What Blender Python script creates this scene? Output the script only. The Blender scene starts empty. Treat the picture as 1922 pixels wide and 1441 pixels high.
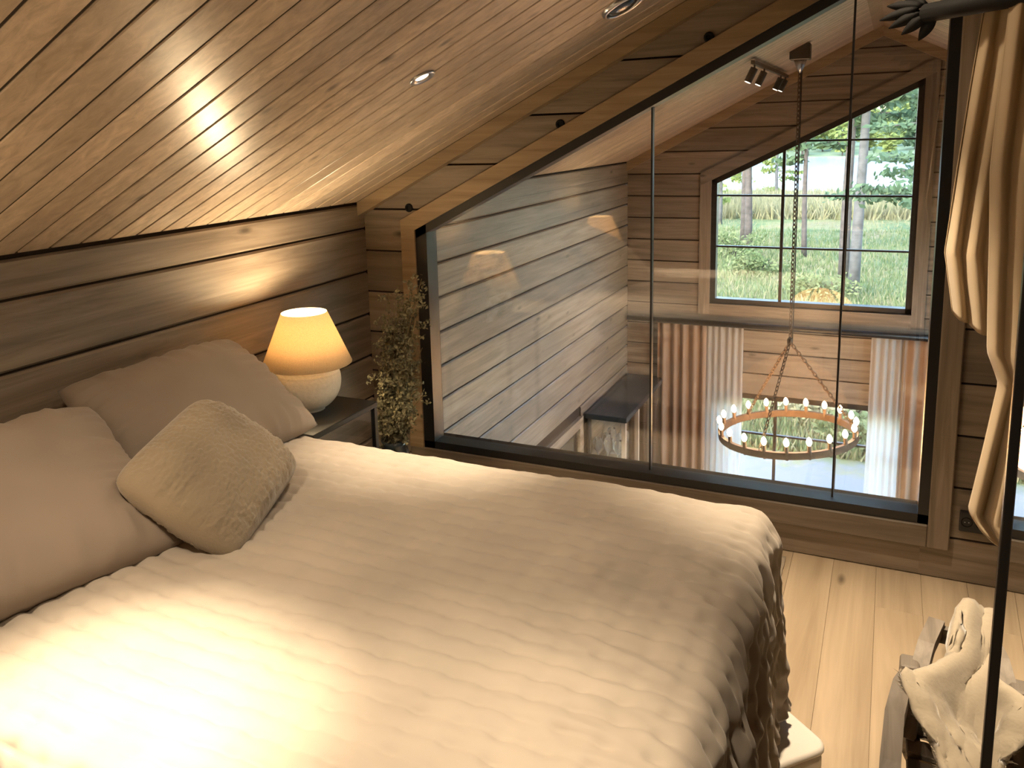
import bpy, bmesh, math, random
from mathutils import Vector, Matrix, noise
random.seed(7)
PI = math.pi
S = bpy.context.scene
COL = S.collection

# ------------------------------------------------------------------ camera
EYE = 1.62
cam_d = bpy.data.cameras.new('camera'); cam = bpy.data.objects.new('camera', cam_d); COL.objects.link(cam)
cam_d.sensor_width = 36.0; cam_d.sensor_fit = 'HORIZONTAL'
cam_d.lens = 1574.97 * 36.0 / 1922.0
cam_d.shift_x = (961 - 905.77) / 1922.0
cam_d.shift_y = (533.8 - 720.5) / 1922.0
cam_d.clip_start = 0.02; cam_d.clip_end = 600
R_ = ((0.90058801, 0.05092611, -0.43168016), (0.43369901, -0.1717452, 0.88453872), (-0.02909288, -0.98382423, -0.17675827))
cam.matrix_world = Matrix(((R_[0][0], -R_[0][1], -R_[0][2], 0.0),
                           (R_[1][0], -R_[1][1], -R_[1][2], 0.0),
                           (R_[2][0], -R_[2][1], -R_[2][2], EYE), (0, 0, 0, 1)))
S.camera = cam

# ------------------------------------------------------------------ world, sun, exposure
W = bpy.data.worlds.new('world'); S.world = W; W.use_nodes = True
wn = W.node_tree.nodes; wl = W.node_tree.links
bg = wn['Background']
sky = wn.new('ShaderNodeTexSky'); sky.sky_type = 'NISHITA'
sky.sun_disc = False; sky.sun_elevation = math.radians(32); sky.sun_rotation = math.radians(200)
sky.air_density = 1.2; sky.dust_density = 1.2; sky.ozone_density = 1.6
wl.new(sky.outputs[0], bg.inputs[0]); bg.inputs[1].default_value = 1.0
sd = bpy.data.lights.new('sun', 'SUN'); sun = bpy.data.objects.new('sun', sd); COL.objects.link(sun)
sd.energy = 0.7; sd.angle = math.radians(8); sd.color = (1.0, 0.93, 0.82)
sun.rotation_euler = (math.radians(52), 0, math.radians(-25))
S.view_settings.view_transform = 'Standard'; S.view_settings.look = 'None'
S.view_settings.exposure = 1.25; S.view_settings.gamma = 1.0; S.view_settings.use_curve_mapping = False
S.cycles.max_bounces = 6; S.cycles.transparent_max_bounces = 14; S.cycles.diffuse_bounces = 4
S.cycles.glossy_bounces = 3; S.cycles.transmission_bounces = 3; S.cycles.sample_clamp_indirect = 5.0
S.cycles.adaptive_threshold = 0.02; S.cycles.use_light_tree = False
S.cycles.caustics_reflective = False; S.cycles.caustics_refractive = False

WARM = (1.0, 0.78, 0.53)

# ------------------------------------------------------------------ node helpers / materials
def new_mat(name):
    m = bpy.data.materials.new(name); m.use_nodes = True
    nt = m.node_tree
    for n in list(nt.nodes): nt.nodes.remove(n)
    out = nt.nodes.new('ShaderNodeOutputMaterial'); b = nt.nodes.new('ShaderNodeBsdfPrincipled')
    nt.links.new(b.outputs[0], out.inputs[0])
    return m, nt, b, out

def mixrgb(nt, a, b, f, mode='MIX'):
    n = nt.nodes.new('ShaderNodeMix'); n.data_type = 'RGBA'; n.blend_type = mode
    for sock, v in ((n.inputs[6], a), (n.inputs[7], b), (n.inputs[0], f)):
        if hasattr(v, 'is_output'): nt.links.new(v, sock)
        elif isinstance(v, (int, float)): sock.default_value = v
        else: sock.default_value = (*v, 1)
    return n.outputs[2]

def ramp(nt, fac, stops):
    r = nt.nodes.new('ShaderNodeValToRGB'); nt.links.new(fac, r.inputs[0])
    e = r.color_ramp.elements
    while len(e) < len(stops): e.new(0.5)
    for i, (p, c) in enumerate(stops):
        e[i].position = p; e[i].color = (*c, 1) if not isinstance(c, float) else (c, c, c, 1)
    return r.outputs[0]

def noise_tex(nt, vec, scale, detail=4, rough=0.55, dist=0.0):
    n = nt.nodes.new('ShaderNodeTexNoise'); nt.links.new(vec, n.inputs['Vector'])
    n.inputs['Scale'].default_value = scale; n.inputs['Detail'].default_value = detail
    n.inputs['Roughness'].default_value = rough; n.inputs['Distortion'].default_value = dist
    return n.outputs[0]

def obj_vec(nt, scale=(1, 1, 1), rnd=0.0):
    tc = nt.nodes.new('ShaderNodeTexCoord'); v = tc.outputs['Object']
    if rnd:
        oi = nt.nodes.new('ShaderNodeObjectInfo'); vm = nt.nodes.new('ShaderNodeVectorMath'); vm.operation = 'MULTIPLY_ADD'
        vm.inputs[1].default_value = (rnd, rnd * 1.7, rnd * 0.6)
        nt.links.new(oi.outputs['Random'], vm.inputs[0]); nt.links.new(v, vm.inputs[2]); v = vm.outputs[0]
    mp = nt.nodes.new('ShaderNodeMapping'); mp.inputs['Scale'].default_value = scale
    nt.links.new(v, mp.inputs[0])
    return mp.outputs[0]

def bump(nt, b, h, strength=0.2, dist=0.01):
    n = nt.nodes.new('ShaderNodeBump'); n.inputs['Strength'].default_value = strength; n.inputs['Distance'].default_value = dist
    nt.links.new(h, n.inputs['Height']); nt.links.new(n.outputs[0], b.inputs['Normal'])

def wood(name, axis, dark, light, rough=0.45, across=30, knots=True, var=0.25, grey=None, spec=0.5):
    m, nt, b, out = new_mat(name)
    sc = [across] * 3; sc['xyz'.index(axis)] = across * 0.055
    v = obj_vec(nt, tuple(sc), 31.0)
    g = noise_tex(nt, v, 1.0, 4, 0.62, 0.6)
    col = ramp(nt, g, [(0.32, dark), (0.5, tuple((a + c) / 2 for a, c in zip(dark, light))), (0.68, light)])
    sc2 = [3.0] * 3; sc2['xyz'.index(axis)] = 1.1
    v2 = obj_vec(nt, tuple(sc2), 17.0)
    p = noise_tex(nt, v2, 1.0, 1.5, 0.5)
    gcol = grey or tuple(0.62 * x for x in dark)
    pf = ramp(nt, p, [(0.42, 0.0), (0.75, 0.55)])
    col = mixrgb(nt, col, gcol, pf)
    if knots:
        sc3 = [7.5] * 3; sc3['xyz'.index(axis)] = 2.6
        v3 = obj_vec(nt, tuple(sc3), 53.0)
        vo = nt.nodes.new('ShaderNodeTexVoronoi'); vo.inputs['Scale'].default_value = 1.0
        nt.links.new(v3, vo.inputs['Vector'])
        kf = ramp(nt, vo.outputs['Distance'], [(0.03, 0.85), (0.13, 0.0)])
        col = mixrgb(nt, col, tuple(0.33 * x for x in dark), kf)
    oi = nt.nodes.new('ShaderNodeObjectInfo'); mr = nt.nodes.new('ShaderNodeMapRange')
    mr.inputs[3].default_value = 1 - var; mr.inputs[4].default_value = 1 + var * 0.6
    nt.links.new(oi.outputs['Random'], mr.inputs[0])
    hs = nt.nodes.new('ShaderNodeHueSaturation'); nt.links.new(mr.outputs[0], hs.inputs['Value']); nt.links.new(col, hs.inputs['Color'])
    nt.links.new(hs.outputs[0], b.inputs['Base Color'])
    b.inputs['Roughness'].default_value = rough; b.inputs['Specular IOR Level'].default_value = spec
    return m

def plain(name, col, rough=0.5, metal=0.0, spec=0.5, vary=0.0, scale=20, bmp=0.0):
    m, nt, b, out = new_mat(name)
    b.inputs['Roughness'].default_value = rough; b.inputs['Metallic'].default_value = metal
    b.inputs['Specular IOR Level'].default_value = spec
    v = obj_vec(nt, (1, 1, 1), 3.0); g = noise_tex(nt, v, scale, 2) if (vary or bmp) else None
    if g is None:
        b.inputs['Base Color'].default_value = (*col, 1); return m
    c = ramp(nt, g, [(0.3, tuple(x * (1 - vary) for x in col)), (0.7, tuple(min(1, x * (1 + vary)) for x in col))])
    nt.links.new(c, b.inputs['Base Color'])
    if bmp: bump(nt, b, g, bmp, 0.01)
    return m

def emit(name, col, strength):
    m, nt, b, out = new_mat(name)
    b.inputs['Base Color'].default_value = (*col, 1)
    b.inputs['Emission Color'].default_value = (*col, 1); b.inputs['Emission Strength'].default_value = strength
    m.cycles.emission_sampling = 'NONE'
    return m

def glass_mat(name, tint=(1, 1, 1), ior=1.52, rough=0.0):
    m, nt, b, out = new_mat(name); nt.nodes.remove(b)
    tr = nt.nodes.new('ShaderNodeBsdfTransparent'); tr.inputs[0].default_value = (*tint, 1)
    gl = nt.nodes.new('ShaderNodeBsdfGlossy'); gl.inputs['Roughness'].default_value = rough
    fr = nt.nodes.new('ShaderNodeFresnel'); fr.inputs[0].default_value = ior
    geo = nt.nodes.new('ShaderNodeNewGeometry')
    mx = nt.nodes.new('ShaderNodeMixShader')
    # the fresnel of an outgoing face would be total reflection: keep the air-side ior on both faces
    iv = nt.nodes.new('ShaderNodeMapRange'); iv.inputs[3].default_value = ior; iv.inputs[4].default_value = 1.0 / ior
    nt.links.new(geo.outputs['Backfacing'], iv.inputs[0]); nt.links.new(iv.outputs[0], fr.inputs[0])
    nt.links.new(fr.outputs[0], mx.inputs[0]); nt.links.new(tr.outputs[0], mx.inputs[1]); nt.links.new(gl.outputs[0], mx.inputs[2])
    nt.links.new(mx.outputs[0], out.inputs[0])
    return m

def cloth(name, col, rough=0.85, trans=0.0, weave=420, vary=0.08, sheen=0.15, bmp=0.0):
    m, nt, b, out = new_mat(name)
    v = obj_vec(nt); w = noise_tex(nt, v, weave, 1) if bmp else None; p = noise_tex(nt, v, 5, 1)
    c = ramp(nt, p, [(0.3, tuple(x * (1 - vary) for x in col)), (0.7, tuple(min(1, x * (1 + vary)) for x in col))])
    nt.links.new(c, b.inputs['Base Color']); b.inputs['Roughness'].default_value = rough
    b.inputs['Sheen Weight'].default_value = sheen; b.inputs['Specular IOR Level'].default_value = 0.25
    if bmp: bump(nt, b, w, bmp, 0.002)
    if trans:
        t = nt.nodes.new('ShaderNodeBsdfTranslucent'); nt.links.new(c, t.inputs[0])
        mx = nt.nodes.new('ShaderNodeMixShader'); mx.inputs[0].default_value = trans
        nt.links.new(b.outputs[0], mx.inputs[1]); nt.links.new(t.outputs[0], mx.inputs[2]); nt.links.new(mx.outputs[0], out.inputs[0])
    return m

DK, LT = (0.180, 0.140, 0.103), (0.345, 0.278, 0.215)
GR = (0.145, 0.117, 0.09)
M = {}
M['wood_x'] = wood('wood_log_x', 'x', DK, LT, 0.5, grey=GR)
M['wood_y'] = wood('wood_log_y', 'y', DK, LT, 0.5, grey=GR)
M['wood_z'] = wood('wood_trim_z', 'z', DK, LT, 0.5, knots=False, grey=GR)
M['wood_ceiling'] = wood('wood_ceiling', 'x', (0.42, 0.325, 0.23), (0.70, 0.565, 0.425), 0.34, across=34, grey=(0.33, 0.26, 0.19), spec=0.5, var=0.2)
M['wood_trim'] = wood('wood_trim', 'x', (0.27, 0.19, 0.11), (0.44, 0.325, 0.20), 0.45, knots=False, var=0.1)
M['groove'] = plain('dark_groove', (0.035, 0.022, 0.012), 0.9)
M['oak'] = wood('oak_floor', 'y', (0.37, 0.285, 0.19), (0.55, 0.44, 0.31), 0.42, across=14, grey=(0.34, 0.262, 0.175), var=0.12)
M['black'] = plain('black_metal', (0.012, 0.012, 0.013), 0.38, 0.0, 0.5)
M['blackmatte'] = plain('black_matte', (0.005, 0.005, 0.005), 0.75, 0.0, 0.3)
M['glass'] = glass_mat('window_glass', ior=1.6)
M['glass_ext'] = glass_mat('outer_glass', (0.97, 0.985, 0.98))
M['mirror'] = plain('mirror_silver', (0.92, 0.93, 0.92), 0.0, 1.0)
M['spread'] = cloth('bedspread_cloth', (0.43, 0.38, 0.325), 0.7, weave=500, sheen=0.2)
M['pillow'] = cloth('pillow_linen', (0.275, 0.225, 0.185), 0.85)
M['fur'] = cloth('cushion_plush', (0.29, 0.235, 0.165), 0.95, weave=160, vary=0.2, sheen=0.5, bmp=0.7)
M['wool'] = cloth('sheep_wool', (0.46, 0.40, 0.31), 0.95, weave=90, vary=0.12, sheen=0.4, bmp=0.5)
M['curtain'] = cloth('loft_curtain', (0.54, 0.425, 0.28), 0.85, trans=0.12)
M['drape'] = cloth('brown_drape', (0.36, 0.25, 0.18), 0.85, trans=0.15)
M['rug'] = cloth('rug_weave', (0.50, 0.42, 0.32), 0.95, weave=60, bmp=0.6)
M['ceramic'] = plain('lamp_ceramic', (0.88, 0.82, 0.73), 0.55, vary=0.04, scale=90, bmp=0.15)
M['white'] = plain('white_lacquer', (0.80, 0.76, 0.70), 0.4)
M['steel'] = plain('brushed_steel', (0.55, 0.55, 0.56), 0.28, 1.0)
M['bronze'] = plain('bronze_iron', (0.11, 0.075, 0.05), 0.5, 0.6, vary=0.2)
M['greywood'] = wood('grey_wood', 'y', (0.15, 0.125, 0.10), (0.30, 0.26, 0.215), 0.6, knots=False)
M['cabinet'] = plain('cabinet_dark', (0.028, 0.040, 0.050), 0.22, 0.0, 0.8)  # blue tint paints in the window light mirrored on the cabinet top
M['bulb'] = emit('warm_bulb', (1.0, 0.72, 0.40), 26.0)
M['lampbulb'] = emit('table_lamp_bulb', (1.0, 0.74, 0.42), 30.0)
M['spotlens'] = emit('downlight_lens', (1.0, 0.86, 0.66), 2.2)
M['plaster'] = plain('brown_backing', (0.16, 0.11, 0.07), 0.9)  # one even brown, used on the bed base
M['stone'] = plain('stone_floor', (0.30, 0.26, 0.22), 0.5, vary=0.15, scale=3)

# lamp shade: thin linen, light passes through
def shade_mat():
    m, nt, b, out = new_mat('linen_shade')
    v = obj_vec(nt, (1, 1, 1)); w = noise_tex(nt, v, 240, 2)
    c = ramp(nt, w, [(0.3, (0.78, 0.62, 0.40)), (0.7, (0.88, 0.73, 0.50))])
    d = nt.nodes.new('ShaderNodeBsdfDiffuse'); t = nt.nodes.new('ShaderNodeBsdfTranslucent')
    nt.links.new(c, d.inputs[0]); nt.links.new(c, t.inputs[0])
    mx = nt.nodes.new('ShaderNodeMixShader'); mx.inputs[0].default_value = 0.30
    nt.links.new(d.outputs[0], mx.inputs[1]); nt.links.new(t.outputs[0], mx.inputs[2]); nt.links.new(mx.outputs[0], out.inputs[0])
    nt.nodes.remove(b)
    return m
M['shade'] = shade_mat()

def sheer_mat():
    m, nt, b, out = new_mat('sheer_voile'); nt.nodes.remove(b)
    d = nt.nodes.new('ShaderNodeBsdfDiffuse'); d.inputs[0].default_value = (0.82, 0.80, 0.77, 1)
    t = nt.nodes.new('ShaderNodeBsdfTranslucent'); t.inputs[0].default_value = (0.85, 0.84, 0.82, 1)
    tr = nt.nodes.new('ShaderNodeBsdfTransparent')
    a = nt.nodes.new('ShaderNodeMixShader'); a.inputs[0].default_value = 0.6
    nt.links.new(d.outputs[0], a.inputs[1]); nt.links.new(t.outputs[0], a.inputs[2])
    c = nt.nodes.new('ShaderNodeMixShader'); c.inputs[0].default_value = 0.33
    nt.links.new(a.outputs[0], c.inputs[1]); nt.links.new(tr.outputs[0], c.inputs[2]); nt.links.new(c.outputs[0], out.inputs[0])
    return m
M['sheer'] = sheer_mat()

# ------------------------------------------------------------------ object helpers
def mesh_of(bm, name, smooth=False):
    bmesh.ops.recalc_face_normals(bm, faces=bm.faces)
    me = bpy.data.meshes.new(name); bm.to_mesh(me); bm.free()
    if smooth:
        for p in me.polygons: p.use_smooth = True
    return me

def link(name, me, mat, parent=None, loc=None):
    o = bpy.data.objects.new(name, me); COL.objects.link(o)
    if mat is not None and me is not None and not me.materials: me.materials.append(M[mat] if isinstance(mat, str) else mat)
    if parent is not None: o.parent = parent
    if loc is not None: o.location = loc
    return o

def obj(name, bm, mat, parent=None, smooth=False):
    o = link(name, mesh_of(bm, name, smooth), mat)
    if parent is not None:
        o.parent = parent; o.matrix_parent_inverse = parent.matrix_basis.inverted()
    return o

def tag(o, label, cat, group=None, kind=None):
    o['label'] = label; o['category'] = cat
    if group: o['group'] = group
    if kind: o['kind'] = kind
    return o

def thing(name, label, cat, loc=(0, 0, 0), group=None):
    o = bpy.data.objects.new(name, None); COL.objects.link(o); o.location = loc; o.empty_display_size = 0.05
    return tag(o, label, cat, group)

def struct(name, bm, mat, label=None):
    o = obj(name, bm, mat); o['kind'] = 'structure'
    if label: o['label'] = label
    return o

def struct_empty(name, label=None, loc=(0, 0, 0)):
    o = bpy.data.objects.new(name, None); COL.objects.link(o); o.location = loc; o['kind'] = 'structure'; o.empty_display_size = 0.05
    if label: o['label'] = label
    return o

def B(): return bmesh.new()

def box(bm, lo, hi, mtx=None):
    vs = [Vector((x, y, z)) for x in (lo[0], hi[0]) for y in (lo[1], hi[1]) for z in (lo[2], hi[2])]
    if mtx is not None: vs = [mtx @ v for v in vs]
    v = [bm.verts.new(p) for p in vs]
    for f in ((0, 1, 3, 2), (4, 6, 7, 5), (0, 4, 5, 1), (2, 3, 7, 6), (0, 2, 6, 4), (1, 5, 7, 3)): bm.faces.new([v[i] for i in f])
    return bm

def bevel_box(bm, lo, hi, w=0.004, seg=1, mtx=None):
    b2 = B(); box(b2, lo, hi)
    bmesh.ops.bevel(b2, geom=list(b2.edges), offset=w, segments=seg, affect='EDGES', profile=0.5)
    me = bpy.data.meshes.new('tmp'); b2.to_mesh(me); b2.free()
    if mtx is not None: me.transform(mtx)
    bm.from_mesh(me); bpy.data.meshes.remove(me)
    return bm

def prism_xz(bm, poly, y0, y1):
    a = [bm.verts.new((x, y0, z)) for x, z in poly]; c = [bm.verts.new((x, y1, z)) for x, z in poly]
    bm.faces.new(a); bm.faces.new(c[::-1])
    for i in range(len(poly)):
        j = (i + 1) % len(poly); bm.faces.new((a[i], c[i], c[j], a[j]))
    return bm

def clip(poly, planes):
    for (a, b_, c) in planes:
        out = []
        for i in range(len(poly)):
            p, q = poly[i], poly[(i + 1) % len(poly)]
            dp, dq = a * p[0] + b_ * p[1] - c, a * q[0] + b_ * q[1] - c
            if dp <= 1e-9: out.append(p)
            if (dp < -1e-9 and dq > 1e-9) or (dp > 1e-9 and dq < -1e-9):
                t = dp / (dp - dq); out.append((p[0] + t * (q[0] - p[0]), p[1] + t * (q[1] - p[1])))
        poly = out
        if len(poly) < 3: return []
    return poly

def area(poly): return abs(sum(poly[i][0] * poly[(i + 1) % len(poly)][1] - poly[(i + 1) % len(poly)][0] * poly[i][1] for i in range(len(poly)))) / 2

def tube(bm, pts, r, n=8, cap=True):
    pts = [Vector(p) for p in pts]; rs = r if isinstance(r, (list, tuple)) else [r] * len(pts)
    rings = []; prev = None
    for i, p in enumerate(pts):
        d = (pts[min(i + 1, len(pts) - 1)] - pts[max(i - 1, 0)]).normalized()
        if prev is None:
            u = d.orthogonal().normalized()
        else:
            u = (prev - d * prev.dot(d)); u = u.normalized() if u.length > 1e-6 else d.orthogonal().normalized()
        prev = u; w = d.cross(u)
        rings.append([bm.verts.new(p + (u * math.cos(2 * PI * k / n) + w * math.sin(2 * PI * k / n)) * rs[i]) for k in range(n)])
    for a, c in zip(rings, rings[1:]):
        for k in range(n): bm.faces.new((a[k], a[(k + 1) % n], c[(k + 1) % n], c[k]))
    if cap: bm.faces.new(rings[0][::-1]); bm.faces.new(rings[-1])
    return bm

def lathe(bm, prof, cx=0, cy=0, n=32, cap=True):
    rings = []
    for r, z in prof:
        rings.append([bm.verts.new((cx + r * math.cos(2 * PI * k / n), cy + r * math.sin(2 * PI * k / n), z)) for k in range(n)])
    for a, c in zip(rings, rings[1:]):
        for k in range(n): bm.faces.new((a[k], a[(k + 1) % n], c[(k + 1) % n], c[k]))
    if cap:
        bm.faces.new(rings[0][::-1]); bm.faces.new(rings[-1])
    return bm

def bar(bm, p, q, w, h, up=(0, 0, 1)):
    p, q = Vector(p), Vector(q); d = (q - p).normalized(); up = Vector(up)
    s = d.cross(up).normalized(); u = s.cross(d)
    v = []
    for e in (p, q):
        for a, b_ in ((-1, -1), (1, -1), (1, 1), (-1, 1)): v.append(bm.verts.new(e + s * a * w / 2 + u * b_ * h / 2))
    for f in ((0, 1, 2, 3), (7, 6, 5, 4), (0, 4, 5, 1), (1, 5, 6, 2), (2, 6, 7, 3), (3, 7, 4, 0)): bm.faces.new([v[i] for i in f])
    return bm

def grid_faces(bm, rows, closed=False):
    for a, c in zip(rows, rows[1:]):
        n = len(a)
        for k in range(n if closed else n - 1): bm.faces.new((a[k], a[(k + 1) % n], c[(k + 1) % n], c[k]))

# ------------------------------------------------------------------ house measures (metres, loft floor z = 0)
XL, XR = -2.15, 1.94
XRIDGE = -0.106
SL = 0.503
def ceil_z(x): return 1.335 + SL * ((x - XL) if x <= XRIDGE else (2 * XRIDGE - x - XL))
ZR = ceil_z(XRIDGE)
YB, YG0, YG1, YF = -1.0, 3.20, 3.34, 7.47
ZLOW = -2.55
SLOPES = [(-SL, 1, 1.335 - SL * XL), (SL, 1, 1.335 + SL * (2 * XRIDGE - XL))]   # z under both roof planes

# ------------------------------------------------------------------ floor: oak planks
fl = struct_empty('floor', 'pale oak plank floor of the loft')
bm = B(); box(bm, (XL - 0.1, YB, -0.25), (XR + 0.1, YG1, -0.012))
o = obj('subfloor', bm, 'groove', fl)
pw = 0.145
plank_me = None
x = XL; k = 0
while x < XR:
    ends = [YB] + [YB + ((k * 0.73) % 1.0) * 1.7 + 0.4 + j * 1.9 for j in range(3)] + [YG1]
    ends = sorted(e for e in ends if YB <= e <= YG1)
    for a, c in zip(ends, ends[1:]):
        if c - a < 0.05: continue
        bm = B(); bevel_box(bm, (x + 0.0003, a + 0.0003, -0.014), (min(x + pw, XR) - 0.0003, c - 0.0003, 0.0), 0.0006)
        obj('plank', bm, 'oak', fl)
    x += pw; k += 1
bm = B(); box(bm, (XL - 0.1, YG1 - 0.2, ZLOW - 0.2), (XR + 0.1, YF + 0.15, ZLOW)); struct('floor_lower', bm, 'stone', 'stone floor of the living room below')

# ------------------------------------------------------------------ left wall, course by course
def log_profile_x(bm, x, d, z0, z1, y0, y1, ch=0.007):
    # face at x looking to +x
    pr = [(x - d, z0), (x - ch, z0), (x, z0 + ch), (x, z1 - ch), (x - ch, z1), (x - d, z1)]
    prism = [(p[0], p[1]) for p in pr]
    a = [bm.verts.new((px, y0, pz)) for px, pz in prism]; c = [bm.verts.new((px, y1, pz)) for px, pz in prism]
    bm.faces.new(a); bm.faces.new(c[::-1])
    for i in range(6): bm.faces.new((a[i], c[i], c[(i + 1) % 6], a[(i + 1) % 6]))

wl_ = struct_empty('wall_left', 'low log wall of stained horizontal timbers')
LW = (5.02, 6.07, -2.0, -0.72)          # window opening in the left living-room wall: y0 y1 z0 z1
bm = B()
box(bm, (XL - 0.2, YB - 0.1, -0.3), (XL - 0.014, YG1, 1.42))
box(bm, (XL - 0.2, YG1, ZLOW), (XL - 0.014, LW[0], 1.42)); box(bm, (XL - 0.2, LW[1], ZLOW), (XL - 0.014, YF + 0.15, 1.42))
box(bm, (XL - 0.2, LW[0], ZLOW), (XL - 0.014, LW[1], LW[2])); box(bm, (XL - 0.2, LW[0], LW[3]), (XL - 0.014, LW[1], 1.42))
obj('wall_backing', bm, 'groove', wl_)
G = 0.0042
zs = [0.0, 0.215, 0.413, 0.612, 0.811, 1.01, 1.21, 1.325]
for z0, z1 in zip(zs, zs[1:]):
    bm = B(); log_profile_x(bm, XL, 0.014, z0 + G, z1 - G, YB, YG0); obj('log', bm, 'wood_y', wl_)
zs = [1.325] + [1.138 - 0.1885 * i for i in range(21)]
zs = [z for z in zs if z > ZLOW] + [ZLOW]
for z1, z0 in zip(zs, zs[1:]):
    spans = [(YG1, YF)]
    if z1 > LW[2] - 0.07 and z0 < LW[3] + 0.07: spans = [(YG1, LW[0] - 0.07), (LW[1] + 0.07, YF)]
    for a, c in spans:
        bm = B(); log_profile_x(bm, XL, 0.014, z0 + G, z1 - G, a, c); obj('log', bm, 'wood_y', wl_)

# ------------------------------------------------------------------ gable partition with the big interior window
GX0, GX1, GZ0 = -1.878, 0.182, 0.203       # outer edge of the black frame
GT = lambda x: 1.211 + 0.5046 * (x - GX0)
GTOP = GT(XRIDGE)
def gable_cells():
    full = [(-9, -9), (9, -9), (9, 9), (-9, 9)]
    w = 0.02
    yield 'left', [(1, 0, GX0 + w), (-1, 0, -XL)]
    yield 'left', [(-1, 0, -(GX0 + w)), (1, 0, XRIDGE), (0.5046, -1, 0.5046 * GX0 - 1.211 + w)]
    yield 'right', [(-1, 0, -XRIDGE), (1, 0, XR), (0, -1, -(GTOP - w))]
    yield 'right', [(-1, 0, -(GX1 - w)), (1, 0, XR), (0, 1, GTOP - w)]
    yield 'bottom', [(-1, 0, -(GX0 + w)), (1, 0, GX1 - w), (0, 1, GZ0 + w)]
BIG = [(-9, -9), (9, -9), (9, 9), (-9, 9)]
wg = struct_empty('wall_gable', 'log partition wall around the big interior window')
bm = B()
for side, pl in gable_cells():
    p = clip(BIG, pl + SLOPES + [(0, -1, 0.0)])
    if p and area(p) > 1e-4: prism_xz(bm, p, YG0 + 0.012, YG1)
obj('wall_backing', bm, 'groove', wg)
gl = [0.0, 0.161, 0.351, 0.542, 0.73, 0.92, 1.11, 1.30, 1.494, 1.688, 1.880, 2.072, 2.264, 2.456]
for z0, z1 in zip(gl, gl[1:]):
    sides = {}
    for side, pl in gable_cells():
        p = clip(BIG, pl + SLOPES + [(0, -1, -(z0 + G)), (0, 1, z1 - G)])
        if p and area(p) > 4e-4: sides.setdefault(side, []).append(p)
    for side, ps in sides.items():
        bm = B()
        for p in ps: prism_xz(bm, p, YG0, YG0 + 0.03)
        obj('log', bm, 'wood_x', wg)
# wall under the loft edge
bm = B(); box(bm, (XL, YG1 - 0.12, ZLOW), (XR, YG1, -0.25)); box(bm, (XL, YG1 - 0.1, -0.25), (XR, YG1, 0.0)); struct('wall_lower', bm, 'wood_x', 'wall below the loft edge')

# bolts in the gable
for lab, bx_, bz_ in (('lowest', -1.912, 1.307), ('middle', -1.196, 1.648), ('highest', -0.619, 1.94)):
    bm = B()
    rot = Matrix.Translation((bx_, YG0, bz_)) @ Matrix.Rotation(PI / 2, 4, 'X')
    lathe(bm, [(0.019, -0.01), (0.019, 0.004), (0.016, 0.007), (0.010, 0.007), (0.009, 0.002)], n=16)
    bmesh.ops.transform(bm, matrix=rot, verts=bm.verts)
    tag(obj('bolt_head', bm, 'blackmatte'), f'black bolt head in the sloping log gable, {lab} of the three', 'bolt', 'bolt heads above the interior window')

# wooden casing of the interior window
def sloped_band(bm, x0, x1, fz0, fz1, y0, y1):
    prism_xz(bm, [(x0, fz0(x0)), (x1, fz0(x1)), (x1, fz1(x1)), (x0, fz1(x0))], y0, y1)
tr = struct_empty('trim_1', 'wooden casing around the interior window')
TW = 0.070
bm = B(); prism_xz(bm, [(GX0 - TW, GZ0), (GX0, GZ0), (GX0, GT(GX0)), (GX0 - TW, GT(GX0 - TW))], YG0 - 0.022, YG0 + 0.05); obj('casing_board', bm, 'wood_trim', tr)
bm = B(); sloped_band(bm, GX0 - TW, XRIDGE, GT, lambda x: GT(x) + 0.078, YG0 - 0.022, YG0 + 0.05); obj('casing_board', bm, 'wood_trim', tr)
bm = B(); box(bm, (XRIDGE, YG0 - 0.022, GTOP), (GX1 + TW, YG0 + 0.05, GTOP + 0.078)); obj('casing_board', bm, 'wood_trim', tr)
bm = B(); bevel_box(bm, (GX1, YG0 - 0.022, GZ0 - 0.085), (GX1 + TW, YG0 + 0.05, GTOP), 0.004); obj('casing_board', bm, 'wood_z', tr)
bm = B(); bevel_box(bm, (GX0 - TW, YG0 - 0.022, GZ0 - 0.085), (GX1, YG0 + 0.05, GZ0), 0.004); obj('casing_board', bm, 'wood_x', tr)

# black frame and three panes
w1 = struct_empty('window_1', 'large sloping interior window in a black frame overlooking the living room')
FI = 0.034
gi = lambda x: GT(x) - FI * 1.12
for nm, poly in (('frame', [(GX0, GZ0), (GX0 + FI * 1.6, GZ0), (GX0 + FI * 1.6, GT(GX0 + FI * 1.6)), (GX0, GT(GX0))]),
                 ('frame', [(GX1 - FI, GZ0), (GX1, GZ0), (GX1, GTOP), (GX1 - FI, GTOP)]),
                 ('frame', [(GX0, GZ0), (GX1, GZ0), (GX1, GZ0 + FI), (GX0, GZ0 + FI)]),
                 ('frame', [(GX0, GT(GX0)), (GX0 + 0.001, gi(GX0)), (XRIDGE, gi(XRIDGE)), (XRIDGE, GTOP)]),
                 ('frame', [(XRIDGE, gi(XRIDGE)), (GX1, gi(XRIDGE)), (GX1, GTOP), (XRIDGE, GTOP)])):
    bm = B(); prism_xz(bm, poly, YG0 - 0.012, YG0 + 0.075); obj(nm, bm, 'black', w1)
J1, J2 = -0.833, -0.138
edges = [GX0 + 0.02, J1, J2, GX1 - 0.02]
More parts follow.
